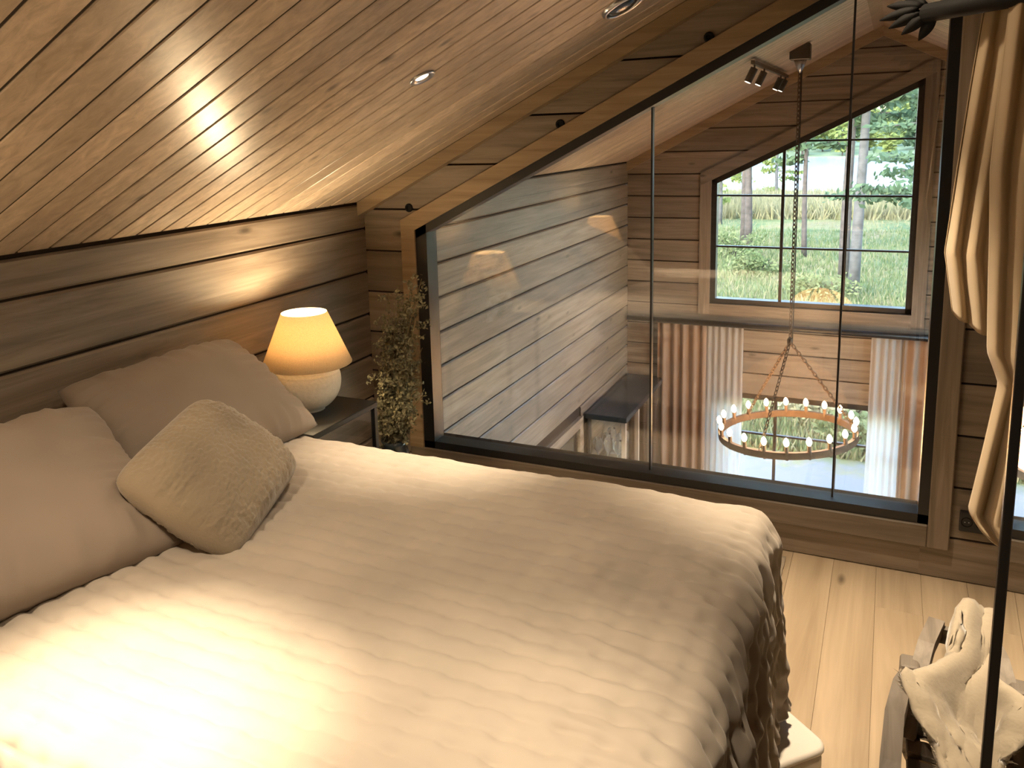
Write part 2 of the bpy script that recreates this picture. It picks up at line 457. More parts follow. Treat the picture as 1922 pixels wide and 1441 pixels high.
for a, c in zip(edges, edges[1:]):
    p = clip(BIG, [(-1, 0, -(a + 0.0018)), (1, 0, c - 0.0018), (0, -1, -(GZ0 + 0.01)), (-0.5046, 1, 1.211 - 0.5046 * GX0 - 0.01), (0, 1, GTOP - 0.01)])
    for ya in (0.026, 0.042):
        bm = B(); prism_xz(bm, p, YG0 + ya, YG0 + ya + 0.006); obj('pane', bm, 'glass', w1)
for j in (J1, J2):
    bm = B(); box(bm, (j - 0.0035, YG0 + 0.025, GZ0 + 0.02), (j + 0.0035, YG0 + 0.049, GT(min(j, XRIDGE)) - 0.03)); obj('joint_seal', bm, 'black', w1)

# sloping trim where the gable meets the ceiling
t2 = struct_empty('trim_2', 'sloping wooden batten under the ceiling')
bm = B(); sloped_band(bm, XL, XRIDGE, lambda x: ceil_z(x) - 0.062, lambda x: ceil_z(x) - 0.002, YG0 - 0.055, YG0); obj('batten', bm, 'wood_trim', t2)
bm = B(); sloped_band(bm, XRIDGE, XR, lambda x: ceil_z(x) - 0.062, lambda x: ceil_z(x) - 0.002, YG0 - 0.055, YG0); obj('batten', bm, 'wood_trim', t2)
# ------------------------------------------------------------------ far gable with two windows
UX0, UX1, UZ0 = -1.40, 0.205, 0.075
UT = lambda x: 1.165 + 0.487 * (x - UX0)
DX0, DX1, DZ0, DZ1 = -1.335, 0.26, -2.42, -0.735
UW = 0.095
def far_cells():
    yield 'left', [(1, 0, UX0), (0, -1, -(UZ0 - 0.12))]
    yield 'left', [(-1, 0, -UX0), (1, 0, UX1), (0.487, -1, 0.487 * UX0 - 1.165)]
    yield 'right', [(-1, 0, -UX1), (0, -1, -(UZ0 - 0.12))]
    yield 'under', [(-1, 0, -UX0), (1, 0, UX1), (0, 1, UZ0), (0, -1, -(UZ0 - 0.12))]
    yield 'mid', [(0, 1, UZ0 - 0.12), (0, -1, -DZ1)]
    yield 'lowleft', [(0, 1, DZ1), (1, 0, DX0)]
    yield 'lowright', [(0, 1, DZ1), (-1, 0, -DX1)]
    yield 'sill', [(0, 1, DZ0), (-1, 0, -DX0), (1, 0, DX1)]
EDGE = [(-1, 0, -XL), (1, 0, XR), (0, -1, -ZLOW)] + SLOPES
wf = struct_empty('wall_far', 'far log gable of the living room')
bm = B()
for side, pl in far_cells():
    p = clip(BIG, pl + EDGE)
    if p and area(p) > 1e-4: prism_xz(bm, p, YF + 0.012, YF + 0.15)
obj('wall_backing', bm, 'groove', wf)
fz = [1.22 + 0.195 * i for i in range(-21, 8)]
fz = [z for z in fz if z > ZLOW]; fz = [ZLOW] + fz
for z0, z1 in zip(fz, fz[1:]):
    sides = {}
    for side, pl in far_cells():
        p = clip(BIG, pl + EDGE + [(0, -1, -(z0 + G * 1.4)), (0, 1, z1 - G * 1.4)])
        if p and area(p) > 4e-4: sides.setdefault('left' if side in ('under', 'mid', 'left') else side, []).append(p)
    for side, ps in sides.items():
        bm = B()
        for p in ps: prism_xz(bm, p, YF, YF + 0.03)
        obj('log', bm, 'wood_x', wf)

t3 = struct_empty('trim_3', 'wooden casing around the far sloping window')
y0, y1 = YF - 0.02, YF + 0.12
for nm, poly, mt in (('casing_board', [(UX0 - UW, UZ0 - UW), (UX0, UZ0 - UW), (UX0, UT(UX0)), (UX0 - UW, UT(UX0 - UW))], 'wood_z'),
                     ('casing_board', [(UX0 - UW, UT(UX0 - UW)), (UX1 + UW, UT(UX1 + UW)), (UX1 + UW, UT(UX1 + UW) + 0.105), (UX0 - UW, UT(UX0 - UW) + 0.105)], 'wood_x'),
                     ('casing_board', [(UX1, UZ0 - UW), (UX1 + UW, UZ0 - UW), (UX1 + UW, UT(UX1 + UW)), (UX1, UT(UX1))], 'wood_z'),
                     ('casing_board', [(UX0, UZ0 - UW), (UX1, UZ0 - UW), (UX1, UZ0), (UX0, UZ0)], 'wood_x')):
    bm = B(); prism_xz(bm, poly, y0, y0 + 0.05); obj(nm, bm, mt, t3)
t4 = struct_empty('trim_4', 'sloping batten along the far gable under the living room ceiling')
for xa, xb in ((XL, XRIDGE), (XRIDGE, XR)):
    bm = B(); sloped_band(bm, xa, xb, lambda x: ceil_z(x) - 0.085, lambda x: ceil_z(x) - 0.002, YF - 0.035, YF); obj('batten', bm, 'wood_trim', t4)

def far_window(name, label, poly_outer, fw, verticals, horizontals, planes, y):
    w = struct_empty(name, label)
    # frame: outer polygon minus inset polygon, bar by bar
    n = len(poly_outer)
    cx = sum(p[0] for p in poly_outer) / n; cz = sum(p[1] for p in poly_outer) / n
    for i in range(n):
        p, q = poly_outer[i], poly_outer[(i + 1) % n]
        d = Vector((q[0] - p[0], q[1] - p[1])).normalized(); nn = Vector((-d.y, d.x))
        if nn.dot(Vector((cx - p[0], cz - p[1]))) < 0: nn = -nn
        bm = B(); prism_xz(bm, [p, q, (q[0] + nn.x * fw, q[1] + nn.y * fw), (p[0] + nn.x * fw, p[1] + nn.y * fw)], y, y + 0.09)
        obj('frame', bm, 'black', w)
    xs = [min(p[0] for p in poly_outer)] + verticals + [max(p[0] for p in poly_outer)]
    zz = [min(p[1] for p in poly_outer)] + horizontals + [max(p[1] for p in poly_outer)]
    for x in verticals:
        p = clip(BIG, planes + [(-1, 0, -(x - 0.012)), (1, 0, x + 0.012)])
        bm = B(); prism_xz(bm, p, y + 0.02, y + 0.06); obj('muntin', bm, 'black', w)
    for z in horizontals:
        p = clip(BIG, planes + [(0, -1, -(z - 0.008)), (0, 1, z + 0.008)])
        bm = B(); prism_xz(bm, p, y + 0.025, y + 0.055); obj('muntin', bm, 'black', w)
    for a, c in zip(xs, xs[1:]):
        for e, f in zip(zz, zz[1:]):
            p = clip(BIG, planes + [(-1, 0, -a), (1, 0, c), (0, -1, -e), (0, 1, f)])
            if p and area(p) > 0.002:
                bm = B(); prism_xz(bm, p, y + 0.036, y + 0.044); obj('pane', bm, 'glass_ext', w)
    return w
upl = [(-1, 0, -(UX0 + 0.02)), (1, 0, UX1 - 0.02), (0, -1, -(UZ0 + 0.02)), (-0.487, 1, 1.165 - 0.487 * UX0 - 0.02)]
far_window('window_2', 'sloping trapezoid window with black muntins high in the far gable',
           [(UX0, UZ0), (UX1, UZ0), (UX1, UT(UX1)), (UX0, UT(UX0))], 0.045, [-0.813, -0.312], [0.583, 1.03, 1.484], upl, YF + 0.01)
dpl = [(-1, 0, -DX0), (1, 0, DX1), (0, -1, -DZ0), (0, 1, DZ1)]
far_window('window_3', 'tall lower window with black muntins behind the chandelier',
           [(DX0, DZ0), (DX1, DZ0), (DX1, DZ1), (DX0, DZ1)], 0.045, [-0.817, -0.318], [-1.11, -1.75], dpl, YF + 0.03)

# left living-room window
w4 = struct_empty('window_4', 'dark framed window in the left living-room wall')
a, c, e, f = LW
for lo, hi in (((XL - 0.12, a, e), (XL - 0.02, a + 0.05, f)), ((XL - 0.12, c - 0.05, e), (XL - 0.02, c, f)),
               ((XL - 0.12, a, f - 0.05), (XL - 0.02, c, f)), ((XL - 0.12, a, e), (XL - 0.02, c, e + 0.05)), ((XL - 0.1, (a + c) / 2 - 0.015, e), (XL - 0.04, (a + c) / 2 + 0.015, f))):
    bm = B(); box(bm, lo, hi); obj('frame', bm, 'black', w4)
bm = B(); box(bm, (XL - 0.075, a + 0.03, e + 0.03), (XL - 0.067, c - 0.03, f - 0.03)); obj('pane', bm, 'glass_ext', w4)
for lo, hi in (((XL - 0.02, a - 0.08, e - 0.08), (XL + 0.018, a, f + 0.08)), ((XL - 0.02, c, e - 0.08), (XL + 0.018, c + 0.08, f + 0.08)),
               ((XL - 0.02, a, f), (XL + 0.018, c, f + 0.08)), ((XL - 0.02, a, e - 0.08), (XL + 0.018, c, e))):
    bm = B(); box(bm, lo, hi); obj('casing_board', bm, 'wood_y', w4)

# ------------------------------------------------------------------ right wall (with an added living-room window), back wall, partition
RW = (3.75, 7.1, -2.40, 1.18)  # unseen opening, added and made large to brighten the living room
bm = B()
box(bm, (XR, YB - 0.1, -0.3), (XR + 0.2, YG1, 1.45))
box(bm, (XR, YG1, ZLOW), (XR + 0.2, RW[0], 1.45)); box(bm, (XR, RW[1], ZLOW), (XR + 0.2, YF + 0.15, 1.45))
box(bm, (XR, RW[0], ZLOW), (XR + 0.2, RW[1], RW[2])); box(bm, (XR, RW[0], RW[3]), (XR + 0.2, RW[1], 1.45))
struct('wall_right', bm, 'wood_y', 'log wall on the far side of the house')
w5 = struct_empty('window_5_added', 'unseen black framed window added in the right living-room wall for more daylight')
for lo, hi in (((XR + 0.05, RW[0], RW[2]), (XR + 0.12, RW[0] + 0.06, RW[3])), ((XR + 0.05, RW[1] - 0.06, RW[2]), (XR + 0.12, RW[1], RW[3])),
               ((XR + 0.05, RW[0], RW[3] - 0.06), (XR + 0.12, RW[1], RW[3])), ((XR + 0.05, RW[0], RW[2]), (XR + 0.12, RW[1], RW[2] + 0.06)),
               ((XR + 0.06, 5.58, RW[2]), (XR + 0.11, 5.62, RW[3]))):
    bm = B(); box(bm, lo, hi); obj('frame', bm, 'black', w5)
bm = B(); box(bm, (XR + 0.08, RW[0], RW[2]), (XR + 0.088, RW[1], RW[3])); obj('pane', bm, 'glass_ext', w5)
bm = B(); prism_xz(bm, clip(BIG, [(-1, 0, -XL), (1, 0, XR), (0, -1, 0)] + SLOPES), YB - 0.15, YB); struct('wall_back', bm, 'wood_x', 'log wall behind the bed side')

# ------------------------------------------------------------------ ceiling: tongue-and-groove boards running up the slope
ce = struct_empty('ceiling', 'sloping ceiling of varnished tongue-and-groove boards')
for xa, xb in ((XL - 0.25, XRIDGE), (XRIDGE, XR + 0.25)):
    bm = B()
    f0 = lambda x: (1.335 + SL * (x - XL)) if xa < XRIDGE and xb <= XRIDGE else (1.335 + SL * (2 * XRIDGE - x - XL))
    prism_xz(bm, [(xa, f0(xa) + 0.0035), (xb, f0(xb) + 0.0035), (xb, f0(xb) + 0.16), (xa, f0(xa) + 0.16)], YB - 0.15, YF + 0.4)
    obj('roof_deck', bm, 'groove', ce)
bw = 0.1035
def board_mesh(nm, xa, xb, zf):
    bm = B(); g, ch, th = 0.0040, 0.0022, 0.0055
    pr = [(-bw / 2 + g, th), (-bw / 2 + g, ch), (-bw / 2 + g + ch, 0), (bw / 2 - g - ch, 0), (bw / 2 - g, ch), (bw / 2 - g, th)]
    A = [bm.verts.new((xa, py, zf(xa) + pz)) for py, pz in pr]; C = [bm.verts.new((xb, py, zf(xb) + pz)) for py, pz in pr]
    bm.faces.new(A); bm.faces.new(C[::-1])
    for i in range(6): bm.faces.new((A[i], C[i], C[(i + 1) % 6], A[(i + 1) % 6]))
    me = mesh_of(bm, nm); me.materials.append(M['wood_ceiling']); return me
meL = board_mesh('ceiling_board', XL, XRIDGE, lambda x: 1.335 + SL * (x - XL))
meR = board_mesh('ceiling_board_right', XRIDGE, XR, lambda x: 1.335 + SL * (2 * XRIDGE - x - XL))
y = 1.496 - 24 * bw + bw / 2
while y < YF:
    if not (YG0 - 0.02 < y < YG1 + 0.0): link('ceiling_board', meL, None, ce, (0, y, 0))
    if y > YG1: link('ceiling_board', meR, None, ce, (0, y, 0))
    y += bw
bm = B(); prism_xz(bm, [(XRIDGE, ZR), (XR, ceil_z(XR)), (XR, ceil_z(XR) + 0.013), (XRIDGE, ZR + 0.013)], YB, YG0); obj('ceiling_panel', bm, 'wood_ceiling', ce)
t5 = struct_empty('trim_5', 'pale ridge boards along the living room ceiling')
for xa, xb in ((XRIDGE - 0.07, XRIDGE), (XRIDGE, XRIDGE + 0.07)):
    bm = B(); sloped_band(bm, xa, xb, lambda x: ceil_z(x) - 0.012, lambda x: ceil_z(x) + 0.001, YG1, YF); obj('ridge_board', bm, 'wood_trim', t5)

# ------------------------------------------------------------------ downlights and vent in the bedroom ceiling
N_ = Vector((SL, 0, -1)).normalized()         # into the room from the left slope
def on_ceiling(x, y): return Vector((x, y, ceil_z(x)))
def disc_mtx(p, n):
    q = Vector((0, 0, -1)).rotation_difference(n); return Matrix.Translation(p) @ q.to_matrix().to_4x4()
def downlight(label, x, y, power, angle=75, spill=20, blend=1.0, aim=(0, 0, -1)):
    p = on_ceiling(x, y); m = disc_mtx(p, N_ if x < XRIDGE else Vector((-SL, 0, -1)).normalized())
    t = thing('downlight', label, 'downlight', p, 'recessed downlights in the bedroom ceiling')
    bm = B(); lathe(bm, [(0.041, 0.002), (0.041, -0.004), (0.037, -0.007), (0.027, -0.004), (0.020, 0.001)], n=28, cap=False); bmesh.ops.transform(bm, matrix=m, verts=bm.verts)
    obj('trim_ring', bm, 'steel', t, True)
    bm = B(); lathe(bm, [(0.021, -0.0005), (0.012, -0.0005), (0.001, -0.0005)], n=24, cap=False); bmesh.ops.transform(bm, matrix=m, verts=bm.verts)
    obj('lens', bm, 'spotlens', t)
    for nm, e, ang in (('downlight_beam', power, angle), ('downlight_spill', spill, 150)):
        ld = bpy.data.lights.new(nm, 'SPOT'); lo = bpy.data.objects.new(nm, ld); COL.objects.link(lo)
        ld.energy = e; ld.color = WARM; ld.spot_size = math.radians(ang); ld.spot_blend = blend; ld.shadow_soft_size = 0.03
        lo.location = p + Vector((0, 0, -0.03)); lo.rotation_euler = Vector((0, 0, -1)).rotation_difference(Vector(aim).normalized()).to_euler()
        lo.parent = t; lo.matrix_parent_inverse = t.matrix_basis.inverted()
downlight('small recessed downlight in the sloping ceiling above the bed, the one in view', -1.25, 2.198, 46, 54, 7)
downlight('recessed downlight above the pillow end of the bed, nearest the camera', -1.20, 0.76, 95, 46, 15, aim=(0.06, 0.06, -1))
downlight('recessed downlight above the foot end of the bed', -0.42, 0.86, 48, 52, 13)
downlight('recessed downlight above the bare floor by the chair', -0.28, 2.50, 125, 52, 8, aim=(0.12, -0.05, -1))

p = on_ceiling(-0.80, 2.72); m = disc_mtx(p, N_)
t = thing('ceiling_vent', 'round chrome and dark ceiling vent near the top of the slope', 'vent', p)
bm = B(); lathe(bm, [(0.074, 0.004), (0.074, -0.008), (0.066, -0.014), (0.060, -0.010), (0.058, 0.004)], n=40, cap=False); bmesh.ops.transform(bm, matrix=m, verts=bm.verts); obj('ring', bm, 'steel', t, True)
bm = B(); lathe(bm, [(0.058, -0.002), (0.050, -0.010), (0.030, -0.018), (0.001, -0.020)], n=40, cap=False); bmesh.ops.transform(bm, matrix=m, verts=bm.verts); obj('disc', bm, 'cabinet', t, True)

# ------------------------------------------------------------------ bed
BX0, BX1, BY0, BY1, BZ = -2.10, -0.215, 0.72, 2.13, 0.665
bed = thing('bed', 'double bed against the log wall, hidden under its quilted spread', 'bed', (BX0, (BY0 + BY1) / 2, 0))
bm = B(); bevel_box(bm, (BX0, BY0 + 0.03, 0.16), (BX1 - 0.04, BY1 - 0.03, 0.36), 0.01); obj('base', bm, 'plaster', bed)
bm = B(); bevel_box(bm, (BX0, BY0 + 0.02, 0.36), (BX1 - 0.03, BY1 - 0.02, BZ - 0.02), 0.05, 3); obj('mattress', bm, 'white', bed)
for lx in (BX0 + 0.12, BX1 - 0.13):
    for ly in (BY0 + 0.14, BY1 - 0.14):
        bm = B(); lathe(bm, [(0.022, 0.0), (0.03, 0.16)], lx, ly, 14); obj('leg', bm, 'white', bed)

def spread():
    Lx = BX1 - BX0 - 0.02; Wd = BY1 - BY0; r = 0.075
    ovx, ovy = 0.60, 0.58
    ns = 330; nt_ = 470
    s0, s1 = 0.0, Lx - r + ovx
    t0, t1 = -(Wd / 2 - r) - ovy, (Wd / 2 - r) + ovy
    ex, ey = Lx - r, Wd / 2 - r
    cy = (BY0 + BY1) / 2
    bm = B(); rows = []
    for i in range(ns + 1):
        s = s0 + (s1 - s0) * i / ns; row = []
        for j in range(nt_ + 1):
            t = t0 + (t1 - t0) * j / nt_
            a = max(0.0, s - ex); b_ = max(0.0, abs(t) - ey); d = math.hypot(a, b_); d = d if d < 0.5 else 0.5 + 0.10 * (1 - math.exp(-(d - 0.5) / 0.10))
            px = min(s, ex); py = max(-ey, min(ey, t)); sg = 1 if t > 0 else -1
            dd = math.hypot(a, b_)
            if dd > 1e-9: ux, uy = a / dd, sg * b_ / dd
            else: ux = uy = 0.0
            th = min(d / r, PI / 2)
            hor = r * math.sin(th); drop = r * (1 - math.cos(th)); rest = max(0.0, d - r * PI / 2)
            wx, wy = BX0 + 0.02 + px, cy + py
            # hanging folds
            if d > 0:
                q = Vector((wx + ux * 0.35, wy + uy * 0.35, 0))
                f1 = noise.noise(q * 9.0 + Vector((3, 1, 0))); f2 = noise.noise(Vector((q.x * 24, q.y * 24, rest * 5 + 2)))
                f3 = noise.noise(Vector((q.x * 15, q.y * 15, rest * 9)))
                amp = min(1.0, d / 0.22)
                hor += amp * (0.028 * f1 + 0.016 * f2 + 0.012 * f3) + rest * 0.07
                drop += rest - amp * 0.01 * f2
            nx, ny, nz = ux * math.sin(th), uy * math.sin(th), math.cos(th)
            x = wx + ux * hor; y = wy + uy * hor; z = BZ - drop
            # soft crown and broad unevenness of the top
            flat = 1 - min(1, d / 0.15)
            e = min(1.0, max(0.0, (ey - abs(t)) / 0.5)) ; e2 = min(1.0, max(0.0, (ex - s) / 0.4))
            z += 0.022 * math.sqrt(max(0, e)) * math.sqrt(max(0, e2)) * flat
            big = noise.noise(Vector((s * 1.7, t * 2.3, 5.0)))
            h = 0.010 * big * flat
            # quilting rows along the bed
            tw = t + 0.010 * noise.noise(Vector((s * 3.0, t * 5.0, 1.0))) + 0.004 * noise.noise(Vector((s * 13.0, t * 13.0, 7.0)))
            ph = abs(math.sin(PI * tw / 0.052))
            puff = 0.0095 * (ph ** 0.42)
            stitch = 0.006 * max(0.0, math.cos(2 * PI * (s + 0.013 * noise.noise(Vector((0, t * 20, 0)))) / 0.075)) * (1 - ph)
            h += puff * (0.7 + 0.5 * noise.noise(Vector((s * 6, t * 6, 3)))) - stitch
            # creases running toward the foot end
            foot = max(0.0, min(1.0, (s - ex + 0.55) / 0.55))
            cr = noise.noise(Vector((s * 5 + t * 1.5, t * 17, 2.0))); h += foot * 0.007 * (1 - abs(cr) * 2.4)
            cr2 = noise.noise(Vector((s * 20, t * 9, 8.0))); h += min(1, d / 0.1) * 0.010 * cr2 + 0.0025 * noise.noise(Vector((s * 30, t * 42, 4)))
            row.append(bm.verts.new((x + nx * h, y + ny * h, z + nz * h)))
        rows.append(row)
    grid_faces(bm, rows)
    # fold in the thickness of the quilt at the hem
    o = obj('bedspread', bm, 'spread', None, True)
    md = o.modifiers.new('thick', 'SOLIDIFY'); md.thickness = 0.012; md.offset = -1
    return o
tag(spread(), 'pale beige quilted bedspread hanging over the foot of the bed', 'bedspread')

# ------------------------------------------------------------------ pillows
def pillow_mesh(w, h, T, n=56, c=0.055, wr=0.022, seed=0, fuzz=0.0, q=0.10):
    bm = B(); top = []; bot = []
    for side in (1, -1):
        rows = []
        for i in range(n + 1):
            u = -1 + 2 * i / n; row = []
            for j in range(n + 1):
                v = -1 + 2 * j / n
                x = w / 2 * u * (1 - c * (1 - v * v)) * math.sqrt(1 - q * v ** 6); y = h / 2 * v * (1 - c * (1 - u * u)) * math.sqrt(1 - q * u ** 6)
                k = max(0.0, (1 - abs(u) ** 2.6) * (1 - abs(v) ** 2.6))
                z = side * T / 2 * k ** 0.5
                # pinched wrinkles near the edges
                ed = max(abs(u), abs(v)); wv = v if abs(u) > abs(v) else u
                z += side * wr * max(0, ed - 0.45) * 1.8 * (noise.noise(Vector((wv * 9, ed * 1.5, seed))) + 0.4 * noise.noise(Vector((wv * 24, ed * 2, seed)))) * min(1, k * 5)
                z += side * 0.010 * noise.noise(Vector((u * 1.8, v * 1.8, seed + 3))) * min(1, k * 3)
                if fuzz: z += side * fuzz * (noise.noise(Vector((u * 22, v * 22, seed))) + 0.6 * noise.noise(Vector((u * 60, v * 60, seed + 9)))) * min(1, k * 4)
                if side == -1 and (i in (0, n) or j in (0, n)): row.append(None)
                else: row.append(bm.verts.new((x, y, z)))
            rows.append(row)
        if side == 1: top = rows
        else: bot = rows
    for i in range(n + 1):
        for j in range(n + 1):
            if bot[i][j] is None: bot[i][j] = top[i][j]
    grid_faces(bm, top)
    for a, c_ in zip(bot, bot[1:]):
        for k in range(n): bm.faces.new((a[k + 1], a[k], c_[k], c_[k + 1]))
    return bm
def place(o, center, U, V):
    U = Vector(U).normalized(); V = Vector(V); V = (V - U * V.dot(U)).normalized(); Nn = U.cross(V)
    o.matrix_world = Matrix.Translation(center) @ Matrix((U, V, Nn)).transposed().to_4x4()
p1 = obj('pillow', pillow_mesh(0.68, 0.48, 0.20, seed=1), 'pillow', None, True)
place(p1, (-1.875, 1.83, 0.815), (0.06, 1, 0.0), (-0.36, 0, 0.24))
tag(p1, 'taupe linen pillow leaning on the log wall beside the lamp', 'pillow', 'pillows on the bed')
p2 = obj('pillow', pillow_mesh(0.72, 0.53, 0.21, seed=5), 'pillow', None, True)
place(p2, (-1.745, 1.07, 0.825), (0.24, 1, -0.02), (-0.42, 0.12, 0.24))
tag(p2, 'taupe linen pillow cut off by the photo edge, nearest the camera', 'pillow', 'pillows on the bed')
cu = obj('cushion', pillow_mesh(0.46, 0.34, 0.17, n=110, c=0.0, wr=0.006, seed=9, fuzz=0.0042, q=0.15), 'fur', None, True)
place(cu, (-1.50, 1.50, 0.80), (-0.12, 0.38, 0.05), (-0.23, 0.0, 0.17))
rnd_c = random.Random(8); bmc = B(); mv = cu.data.vertices
for k in range(26000):
    pl_ = cu.data.polygons[rnd_c.randrange(len(cu.data.polygons))]
    if pl_.normal.z < -0.2: continue
    p = Vector((0, 0, 0)); ws = [rnd_c.random() for _ in pl_.vertices]; tw_ = sum(ws)
    for wv_, vi in zip(ws, pl_.vertices): p += mv[vi].co * (wv_ / tw_)
    g_ = (pl_.normal * 0.9 + Vector((rnd_c.gauss(0, .5), rnd_c.gauss(0, .5), rnd_c.gauss(0, .3)))).normalized(); sv = g_.orthogonal().normalized() * 0.0011
    bmc.faces.new([bmc.verts.new(p - sv), bmc.verts.new(p + sv), bmc.verts.new(p + g_ * rnd_c.uniform(.005, .011))])
pile = link('pile', mesh_of(bmc, 'pile'), 'fur', cu); pile['kind'] = 'stuff'
tag(cu, 'small beige plush cushion propped against the two pillows', 'cushion')

# ------------------------------------------------------------------ night stands and table lamps
def nightstand(label, x0, x1, y0, y1, zt):
    t = thing('nightstand', label, 'nightstand', ((x0 + x1) / 2, (y0 + y1) / 2, 0), 'bedside tables')
    bm = B(); bevel_box(bm, (x0, y0, zt - 0.022), (x1, y1, zt), 0.003); obj('tabletop', bm, 'black', t)
    for ax in (x0 + 0.012, x1 - 0.012):
        for ay in (y0 + 0.012, y1 - 0.012):
            bm = B(); box(bm, (ax - 0.009, ay - 0.009, 0), (ax + 0.009, ay + 0.009, zt - 0.022)); obj('leg', bm, 'black', t)
    bm = B(); bevel_box(bm, (x0 + 0.01, y0 + 0.01, 0.10), (x1 - 0.01, y1 - 0.01, 0.118), 0.003); obj('shelf', bm, 'cabinet', t)
    for lo, hi in (((x1 - 0.016, y0 + 0.021, 0.12), (x1 - 0.010, y1 - 0.021, zt - 0.022)), ((x0 + 0.02, y1 - 0.016, 0.12), (x1 - 0.02, y1 - 0.010, zt - 0.022)), ((x0 + 0.02, y0 + 0.010, 0.12), (x1 - 0.02, y0 + 0.016, zt - 0.022))):
        bm = B(); box(bm, lo, hi); obj('glass_panel', bm, 'glass', t)
NZ = 0.62
nightstand('black bedside table with glass sides in the corner under the lit lamp', -2.12, -1.735, 2.20, 2.605, NZ)
nightstand('black bedside table on the near side of the bed, out of the photo', -2.12, -1.735, 0.30, 0.70, NZ)

def table_lamp(label, x, y, z, power):
    t = thing('table_lamp', label, 'table lamp', (x, y, z), 'bedside lamps')
    prof = []
    for i in range(61):
        a = -PI / 2 + (PI * 0.93) * i / 60
        rr = 0.121 * math.cos(a) ** 0.9 if math.cos(a) > 0 else 0.0; zz = z + 0.112 + 0.115 * math.sin(a)
        if a > 0.28 and a < 1.1: rr += 0.0024 * math.sin((a - 0.28) * 46)
        if i == 0: rr = 0.055
        if zz > z + 0.004 or i == 0: prof.append((max(rr, 0.030), max(zz, z) if i else z))
    prof += [(0.026, z + 0.232), (0.020, z + 0.24)]
    bm = B(); lathe(bm, prof, x, y, 48); obj('lamp_base', bm, 'ceramic', t, True)
    zb, zt_, rb, rt = z + 0.178, z + 0.372, 0.166, 0.084
    bm = B(); lathe(bm, [(rb, zb), (rb + (rt - rb) * 0.5, (zb + zt_) / 2), (rt, zt_)], x, y, 56, cap=False)
    sh = obj('lamp_shade', bm, 'shade', t, True); md = sh.modifiers.new('thick', 'SOLIDIFY'); md.thickness = 0.0018
    bm = B(); tube(bm, [(x, y, z + 0.235), (x, y, z + 0.262)], 0.014, 12); obj('socket', bm, 'black', t)
    bm = B(); bmesh.ops.create_icosphere(bm, subdivisions=3, radius=0.019, matrix=Matrix.Translation((x, y, z + 0.305))); obj('bulb', bm, 'lampbulb', t, True)
    for nm, e, zl in (('lamp_glow', power * 0.6, 0.335), ('lamp_glow_low', power * 0.5, 0.268)):
        ld = bpy.data.lights.new(nm, 'POINT'); lo = bpy.data.objects.new(nm, ld); COL.objects.link(lo)
        ld.energy = e; ld.color = (1.0, 0.76, 0.45); ld.shadow_soft_size = 0.02; lo.location = (x, y, z + zl)
        lo.parent = t; lo.matrix_parent_inverse = t.matrix_basis.inverted()
table_lamp('round ceramic bedside lamp with lit linen shade in the far corner', -1.925, 2.435, NZ, 9.5)
table_lamp('matching lit ceramic lamp on the near side of the bed, seen only as a reflection', -1.925, 0.50, NZ, 9.5)

# ------------------------------------------------------------------ dried flowers in a floor vase
M['dried'] = plain('dried_blossom', (0.19, 0.175, 0.105), 0.95, vary=0.45, scale=30)
M['stem'] = plain('dried_stem', (0.18, 0.14, 0.07), 0.9, vary=0.3)
def dried_flowers():
    cx, cy = -1.83, 2.86
    t = thing('dried_flowers', 'tall bunch of dried olive-grey blossoms in the corner behind the lamp', 'dried flowers', (cx, cy, 0))
    bm = B(); lathe(bm, [(0.07, 0), (0.09, 0.06), (0.095, 0.2), (0.06, 0.30), (0.05, 0.34), (0.058, 0.36)], cx, cy, 28); obj('vase', bm, 'cabinet', t, True)
    rnd = random.Random(3); tips = []
    for k in range(46):
        a = rnd.uniform(0, 2 * PI); sp = rnd.uniform(0.01, 0.125) * (1.0); top = rnd.uniform(0.45, 1.06)
        tx = cx + 0.04 + sp * math.cos(a) * 1.1 + (top - 0.5) * 0.10; ty = cy + sp * math.sin(a)
        pts = []
        for i in range(6):
            f = i / 5; pts.append((cx + (tx - cx) * f ** 1.6 + rnd.uniform(-.006, .006), cy + (ty - cy) * f ** 1.6, 0.30 + (top - 0.30) * f))
        bm = B(); tube(bm, pts, [0.003 - 0.0003 * i for i in range(6)], 5); obj('stem', bm, 'stem', t)
        tips.append((pts, top))
    bm = B()
    def tuft(c, s):
        d = Vector((rnd.gauss(0, 1), rnd.gauss(0, 1), rnd.gauss(0, 1))).normalized(); u = d.orthogonal().normalized(); w = d.cross(u)
        ang = rnd.uniform(0, PI); u, w = u * math.cos(ang) + w * math.sin(ang), w * math.cos(ang) - u * math.sin(ang)
        v = [bm.verts.new(c + u * s), bm.verts.new(c + w * s * 0.7 + d * s * 0.3), bm.verts.new(c - u * s), bm.verts.new(c - w * s * 0.7 + d * s * 0.2)]
        bm.faces.new(v)
    for pts, top in tips:
        for q in range(17):
            f = rnd.uniform(0.22, 1.0); i = min(4, int(f * 5)); a, b_ = Vector(pts[i]), Vector(pts[i + 1]); c = a.lerp(b_, f * 5 - i)
            c += Vector((rnd.gauss(0, .018), rnd.gauss(0, .018), rnd.gauss(0, .015)))
            for e in range(11): tuft(c + Vector((rnd.gauss(0, .0095), rnd.gauss(0, .0095), rnd.gauss(0, .0095))), rnd.uniform(.005, .011))
    o = obj('blossoms', bm, 'dried', t); o['kind'] = 'stuff'
dried_flowers()

